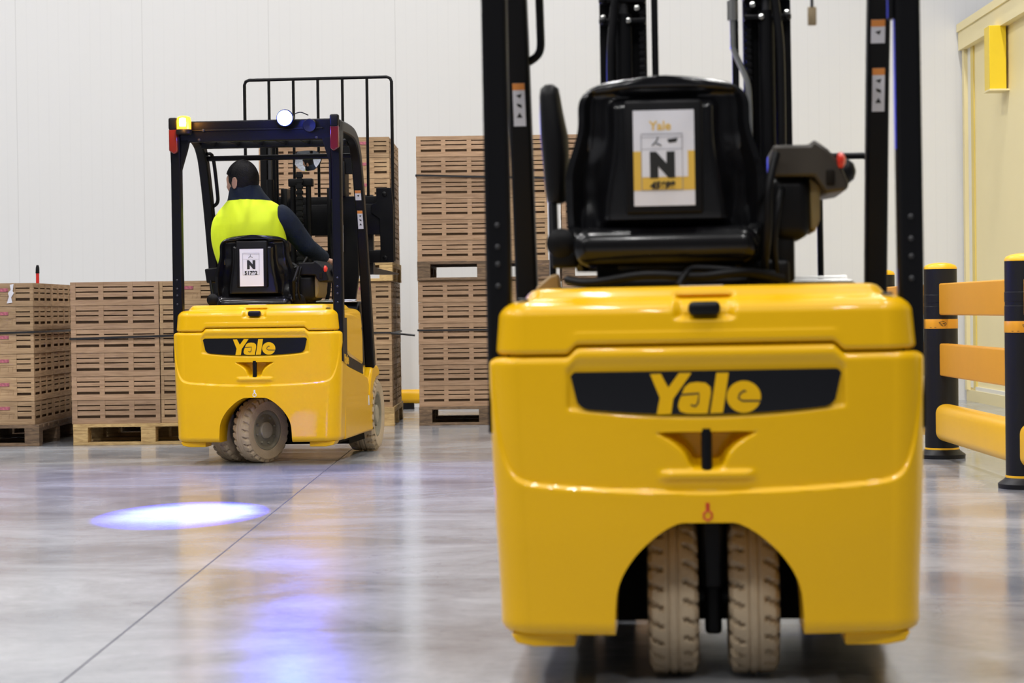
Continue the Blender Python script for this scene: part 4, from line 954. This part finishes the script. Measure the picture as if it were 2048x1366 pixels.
def crate_meshes(long_front):
    """long_front: 0.6 side faces the camera (-y); else the 0.4 end does. Centre of the footprint at the origin"""
    LS, SS = MB(), MB()
    panel(LS, -0.296, 0.296, 0, H_CR, [(-0.262, -0.108), (-0.075, 0.088), (0.122, 0.266)])
    panel(SS, -0.196, 0.196, 0, H_CR, [(-0.176, -0.100), (0.080, 0.176)])
    for (xa, xb, za, zb) in ((-0.100, 0.080, 0.082, 0.088), (-0.100, 0.080, 0.122, 0.128)): SS.box(xa, xb, -0.002, 0.002, za, zb)
    for x in (-0.07, -0.035, 0.02, 0.05): SS.box(x, x+0.005, -0.003, 0.002, 0.044, 0.074)
    SS.box(-0.075, 0.06, -0.003, 0.002, 0.072, 0.076)
    b = MB(); d = 0 if long_front else math.pi/2
    for src, o_ in ((LS, 0.197), (SS, 0.297)):
        for k in (0, math.pi):
            ang = k+(0 if src is LS else math.pi/2)+d
            rot_add(b, src, ang, Matrix.Rotation(ang, 3, 'Z') @ Vector((0, -o_, 0)))
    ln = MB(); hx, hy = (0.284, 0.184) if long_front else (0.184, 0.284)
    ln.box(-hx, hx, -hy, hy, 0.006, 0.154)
    lb = MB(); sy = -0.3035 if not long_front else None
    if long_front: lb.box(-0.3035, -0.3020, -0.05, 0.05, 0.100, 0.126)
    else: lb.box(-0.048, 0.030, -0.3015, -0.2960, 0.100, 0.122)
    return b.mesh('crate'), ln.mesh('liner'), lb.mesh('label_card')
CRL = crate_meshes(True); CRE = crate_meshes(False)
ORD = ['bottom', 'second', 'third', 'fourth', 'fifth', 'top']
def crate(x, y, z, long_front, label, group, showlabel=True):
    c = empty('wooden_crate', (x, y, z), 0, label, 'crate', group)
    src = CRL if long_front else CRE
    finish('slatted_walls', src[0], M['crate'] if long_front else M['crate_end'], c, None); finish('liner', src[1], M['liner'], c, None)
    if not long_front and showlabel: finish('label_card', src[2], M['labelpink'], c, None, 'pink printed card')
    return c
def pallet(X, Y, z, W, D, m, label, group):
    """long boards front to back; three runners; origin front left"""
    t = empty('wooden_pallet', (X, Y, z), 0, label, 'pallet', group)
    xs = [0, W/2-0.05, W-0.10]
    for y in (0, D/2-0.05, D-0.10): MB().box(0, W, y, y+0.10, 0, 0.020).build('bottom_board', m, t, 0.002, sharp=None)
    for x in xs:
        for y in (0, D/2-0.06, D-0.12): MB().box(x+0.001, x+0.099, y+0.001, y+0.119, 0.020, 0.100).build('block', m, t, 0.002, sharp=None)
        MB().box(x, x+0.10, 0, D, 0.100, 0.121).build('stringer_board', m, t, 0.002, sharp=None)
    n_ = 8
    for k in range(n_):
        y = (D-0.12)*k/(n_-1); MB().box(0, W, y, y+0.12, 0.121, 0.143).build('deck_board', m, t, 0.002, sharp=None)
    return t
PZ = 0.144
def layers(X, Y, z, tname, spec, n=6, jit=0.0007):
    """spec: list of (dx centre, dy centre, long_front, column phrase)"""
    for k in range(n):
        for (cx, cy, lf, ph) in spec:
            crate(X+cx+random.uniform(-jit, jit), Y+cy+random.uniform(-jit, 0.0)-(0.0), z+k*H_CR, lf, f'{ORD[k]} crate, {ph}, {tname}', f'crates of {tname}', 'rear' not in ph)
def strap(name, label, X0, X1, Y0, Y1, z0, z1, h=0.014, back=True):
    t = 0.003; b = MB()
    def seg(a, c, za, zb):
        a, c = Vector(a), Vector(c); dd = (c-a).normalized(); nn = Vector((dd.y, -dd.x))*t
        vs = [(a.x, a.y, za), (c.x, c.y, zb), (c.x, c.y, zb+h), (a.x, a.y, za+h), (a.x+nn.x, a.y+nn.y, za), (c.x+nn.x, c.y+nn.y, zb), (c.x+nn.x, c.y+nn.y, zb+h), (a.x+nn.x, a.y+nn.y, za+h)]
        b.add(vs, [(0, 1, 2, 3), (7, 6, 5, 4), (0, 4, 5, 1), (1, 5, 6, 2), (2, 6, 7, 3), (3, 7, 4, 0)])
    seg((X0, Y0), (X1, Y0), z0, z1); seg((X1, Y0), (X1, Y1), z1, z1)
    if back: seg((X1, Y1), (X0, Y1), z1, z0)
    seg((X0, Y1), (X0, Y0), z0, z0)
    return tag(b.build('strap', M['strap'], sharp=None), label, 'strap')
# low stack at the left edge
Yl = 14.75; XL = -4.30
layers(XL, Yl, PZ, 'the low stack at the left edge', [(0.30, 0.20, True, 'outer column'), (0.80, 0.30, False, 'front right column'), (0.80, 0.90, False, 'rear right column')])
pallet(XL, Yl-0.02, 0, 1.03, 1.22, M['palletold'], 'dark worn pallet under the low crate stack at the left edge', 'pallets on the floor')
strap('strap', 'black strap round the low crate stack at the left edge', XL, XL+1.003, Yl-0.006, Yl+1.21, PZ+0.60, PZ+0.615)
# low stack beside it
Ym = 14.75; XM = -3.055
layers(XM, Ym, PZ, 'the low stack left of the far forklift', [(0.30, 0.20, True, 'front left column'), (0.30, 0.60, True, 'middle left column'), (0.30, 1.00, True, 'rear left column'), (0.80, 0.30, False, 'front right column')])
pallet(XM+0.012, Ym-0.02, 0, 1.01, 1.22, M['palletnew'], 'pale yellow pallet under the low crate stack left of the far forklift', 'pallets on the floor')
strap('strap', 'black strap round the low crate stack left of the far forklift', XM-0.002, XM+1.003, Ym-0.008, Ym+1.21, PZ+0.565, PZ+0.585)
# second row behind the two low stacks, which blocks the view under the pallets
for X, m_, nm in ((XL, 'palletold', 'behind the low stack at the left edge'), (XM, 'palletold', 'behind the low stack left of the far forklift')):
    pallet(X, Yl+1.30, 0, 1.01, 1.22, M[m_], 'dark pallet on the floor '+nm, 'pallets on the floor')
    layers(X, Yl+1.32, PZ, 'hidden stack '+nm, [(0.30, 0.20, True, 'left column'), (0.80, 0.30, False, 'right column')])
# tall stacks of two tiers
tall = [(-2.015, 16.75, 'behind the far forklift', [(0.30, 0.20, True, 'left column'), (0.80, 0.30, False, 'right column'), (0.80, 0.90, False, 'rear right column')]),
        (-0.817, 16.75, 'between the two forklifts', [(0.30, 0.20, True, 'left column'), (0.30, 0.60, True, 'middle left column'), (0.80, 0.30, False, 'right column')]),
        (0.285, 16.75, 'behind the near forklift', [(0.30, 0.20, True, 'left column'), (0.80, 0.30, False, 'right column')])]
z2 = PZ+6*H_CR+0.008
for (X, Yt, where, spec) in tall:
    layers(X, Yt, PZ, f'the lower tier {where}', spec)
    layers(X, Yt, z2+PZ, f'the upper tier {where}', spec)
    pallet(X, Yt-0.02, 0, 1.01, 1.22, M['palletnew'] if X < -1.5 else M['palletold'], f'pallet on the floor under the tall stack {where}', 'pallets on the floor')
    pallet(X, Yt-0.02, z2, 1.01, 1.22, M['palletnew'] if X < -1.5 else M['palletold'], f'raised pallet between the two tiers {where}', 'raised pallets')
    MB().box(X, X+1.0, Yt, Yt+1.2, PZ+6*H_CR+0.001, z2-0.001).build('cover_sheet', M['crate_end'], sharp=None)
    tag(bpy.context.scene.objects[-1] if False else [o for o in COL.objects if o.name.startswith('cover_sheet')][-1], f'thin board sheet on the lower tier {where}', 'sheet', 'cover sheets')
strap('strap', 'black strap round the lower tier between the two forklifts', -0.819, 0.185, 16.742, 17.55, PZ+0.575, PZ+0.572)
strap('strap', 'slanting black strap round the upper tier between the two forklifts', -0.819, 0.185, 16.742, 17.55, z2+PZ+0.648, z2+PZ+0.615)
strap('strap', 'black strap round the lower tier behind the far forklift', -2.017, -1.012, 16.742, 17.97, PZ+0.57, PZ+0.56)
strap('strap', 'black strap round the upper tier behind the near forklift', 0.283, 1.288, 16.742, 17.37, z2+PZ+0.62, z2+PZ+0.62)
te = MB().tube([(-1.02, 16.74, PZ+0.562), (-0.94, 16.72, PZ+0.556), (-0.84, 16.70, PZ+0.545)], 0.008, 6).build('strap_end', M['strap'], sharp=50); tag(te, 'loose black strap end sticking out right of the stack behind the far forklift', 'strap')
tp = MB().add([(-3.455, 14.746, 1.085), (-3.430, 14.746, 1.090), (-3.437, 14.744, 1.04), (-3.428, 14.744, 1.03), (-3.447, 14.744, 1.00), (-3.440, 14.746, 0.965), (-3.478, 14.746, 0.960), (-3.462, 14.744, 1.005), (-3.468, 14.744, 1.03), (-3.450, 14.744, 1.05)], [tuple(range(10))]).build('torn_tape', M['paper'], sharp=None); tag(tp, 'torn white tape on the top crate at the left edge', 'tape')
sol = tp.modifiers.new('s', 'SOLIDIFY'); sol.thickness = 0.002
# broom handle
bh = empty('broom', (-3.845, 17.35, 0), 0, 'red broom handle with black grip standing behind the crates at the left', 'broom')
MB().tube([(-0.005, 0, 0.03), (0, 0, 1.215)], 0.013, 10).build('handle', M['redpole'], bh); MB().tube([(0, 0, 1.21), (0.001, 0, 1.255), (0.001, 0, 1.275)], [0.0155, 0.014, 0.009], 10).build('grip', M['plastic'], bh, label='black grip')
MB().rbox(-0.16, 0.15, -0.03, 0.03, 0.0, 0.06, 0.01).build('broom_head', M['plastic'], bh)

# ------------------------------------------------------------------ barrier of bollards and rails on the right
BX = 2.358
def bollard(y, label):
    t = empty('bollard', (BX, y, 0), 0, label, 'bollard', 'black and yellow bollards')
    MB().lathe([(0.130, 0.0), (0.132, 0.022), (0.122, 0.030), (0.104, 0.042), (0.096, 0.052)], seg=40).build('base_flange', M['bollard'], t, sharp=40)
    MB().lathe([(0.097, 0.050), (0.0975, 0.060), (0.096, 0.061)], seg=40).build('base_ring', M['barrier_yellow'], t, sharp=40, label='thin yellow ring')
    MB().lathe([(0.0945, 0.055), (0.0945, 0.860), (0.0925, 0.862), (0.0925, 0.880), (0.0945, 0.882), (0.0945, 0.925), (0.0925, 0.927), (0.0925, 1.075)], seg=40).build('post', M['bollard'], t, sharp=40)
    bd = MB().lathe([(0.0955, 0.735), (0.0965, 0.738), (0.0965, 0.786), (0.0955, 0.789)], seg=40).build('band', M['barrier_orange'], t, sharp=40, label='amber band with a small black emblem')
    MB().lathe([(0.0935, 1.072), (0.0935, 1.080), (0.085, 1.093), (0.060, 1.103), (0.03, 1.108), (0.001, 1.109)], seg=40).build('cap', M['barrier_yellow'], t, sharp=60, label='domed yellow cap')
    # emblem: a rounded outline with a small mark, wrapped on the band
    ang0 = math.atan2(-y, -BX)+0.10
    def w(u, z): a = ang0+u/0.097; return Vector((0.0970*math.cos(a), 0.0970*math.sin(a), z))
    g = MB(); path = [(-0.020, 0.772), (0.004, 0.775), (0.018, 0.771), (0.022, 0.762), (0.014, 0.752), (0.0, 0.750), (-0.010, 0.756), (-0.020, 0.772)]
    g.tube([w(u, z) for (u, z) in path], 0.0013, 5); g.tube([w(0.0, 0.764), w(0.015, 0.762)], 0.0022, 5); g.tube([w(-0.036, 0.742), w(-0.075, 0.742)], 0.0012, 5)
    g.tube([w(-0.012, 0.768), w(-0.004, 0.758), w(0.0, 0.753)], 0.0016, 5)
    g.build('emblem', M['ink'], bd, sharp=None)
    return t
for y, lab in ((8.3, 'nearest black bollard with yellow cap, outside the right edge of the photo'), (10.4, 'tall black bollard with yellow cap at the right edge'), (12.5, 'middle black bollard just right of the near forklift'), (14.6, 'furthest black bollard, mostly hidden behind the near forklift guard')): bollard(y, lab)
def rail(y0, y1, z0, z1, hw, m, r, label, nm='barrier_rail', off=0.0):
    o = MB().rbox(BX-hw+off, BX+hw+off, y0, y1, z0, z1, r, 6).build(nm, m, None, sharp=40); tag(o, label, 'barrier rail', 'barrier rails'); return o
for (y0, y1, w) in ((12.5, 14.6, 'between the two furthest bollards'), (10.4, 12.5, 'between the middle bollard and the one at the right edge'), (8.3, 10.4, 'running out of frame past the right edge bollard')):
    rail(y0+0.099, y1-0.099, 0.812, 0.990, 0.028, M['barrier_orange'], 0.010, 'top amber rail '+w)
    rail(y0+0.099, y1-0.099, 0.470, 0.652, 0.028, M['barrier_orange'], 0.010, 'middle amber rail '+w)
    rail(y0+0.096, y1-0.096, 0.105, 0.312, 0.060, M['barrier_yellow'], 0.050, 'low rounded yellow rail '+w)
# low yellow wall guard seen between the tall stacks
o = MB().rbox(-2.6, 1.6, 19.55, 19.68, 0.050, 0.175, 0.045, 5).build('wall_guard', M['barrier_yellow'], None, sharp=40); tag(o, 'low yellow guard rail along the wall behind the tall stacks', 'guard rail')
for i in range(4):
    MB().rbox(-2.3+1.2*i, -2.2+1.2*i, 19.57, 19.66, 0.0, 0.06, 0.004).build('foot', M['bollard'], o)

# ------------------------------------------------------------------ cream cold-room wall on the right, with header and door track
RX = 4.02
cw = MB().box(RX, RX+0.12, 6.0, 19.85, 0.10, 3.26).build('wall_right', M['cream'], sharp=None); tag(cw, 'cream panel wall of the cold room on the right', kind='structure')
pl = MB().box(RX-0.03, RX+0.12, 6.0, 19.95, 0.0, 0.10).build('baseboard_right', M['creamd'], sharp=None); tag(pl, 'cream plinth under the panel wall', kind='structure')
hd = MB().box(RX-0.07, RX+0.2, 6.0, 19.97, 3.165, 3.40).box(RX-0.085, RX+0.2, 6.0, 19.97, 3.33, 3.40).build('trim_2', M['cream'], sharp=None); tag(hd, 'cream header beam above the panel wall', kind='structure')
cj = MB().box(RX-0.045, RX+0.10, 19.85, 19.93, 0.10, 3.20).build('trim_3', M['creamd'], sharp=None); tag(cj, 'cream corner post of the panel wall', kind='structure')
cj = MB().box(RX-0.012, RX+0.01, 19.71, 19.85, 0.12, 3.17).build('trim_4', M['offwhite'], sharp=None); tag(cj, 'off-white strip beside the corner', kind='structure')
cj = MB().box(RX-0.014, RX+0.01, 19.60, 19.71, 0.12, 3.17).build('trim_5', M['paleyellow'], sharp=None); tag(cj, 'narrow yellow strip beside the corner', kind='structure')
cj = MB().box(RX-0.02, RX+0.01, 6.0, 19.60, 0.10, 0.135).build('trim_6', M['offwhite'], sharp=None); tag(cj, 'off-white sill line above the plinth', kind='structure')
bx_ = empty('door_stop_box', (0, 0, 0), 0, 'bright yellow vertical box hanging under the cream header at upper right', 'bracket')
MB().box(RX-0.16, RX-0.02, 18.22, 18.42, 2.645, 3.17).build('box_shell', M['yellowbox'], bx_, 0.004)
MB().box(RX-0.165, RX+0.0, 18.20, 18.44, 2.63, 2.646).build('box_foot', M['cream'], bx_, 0.002)
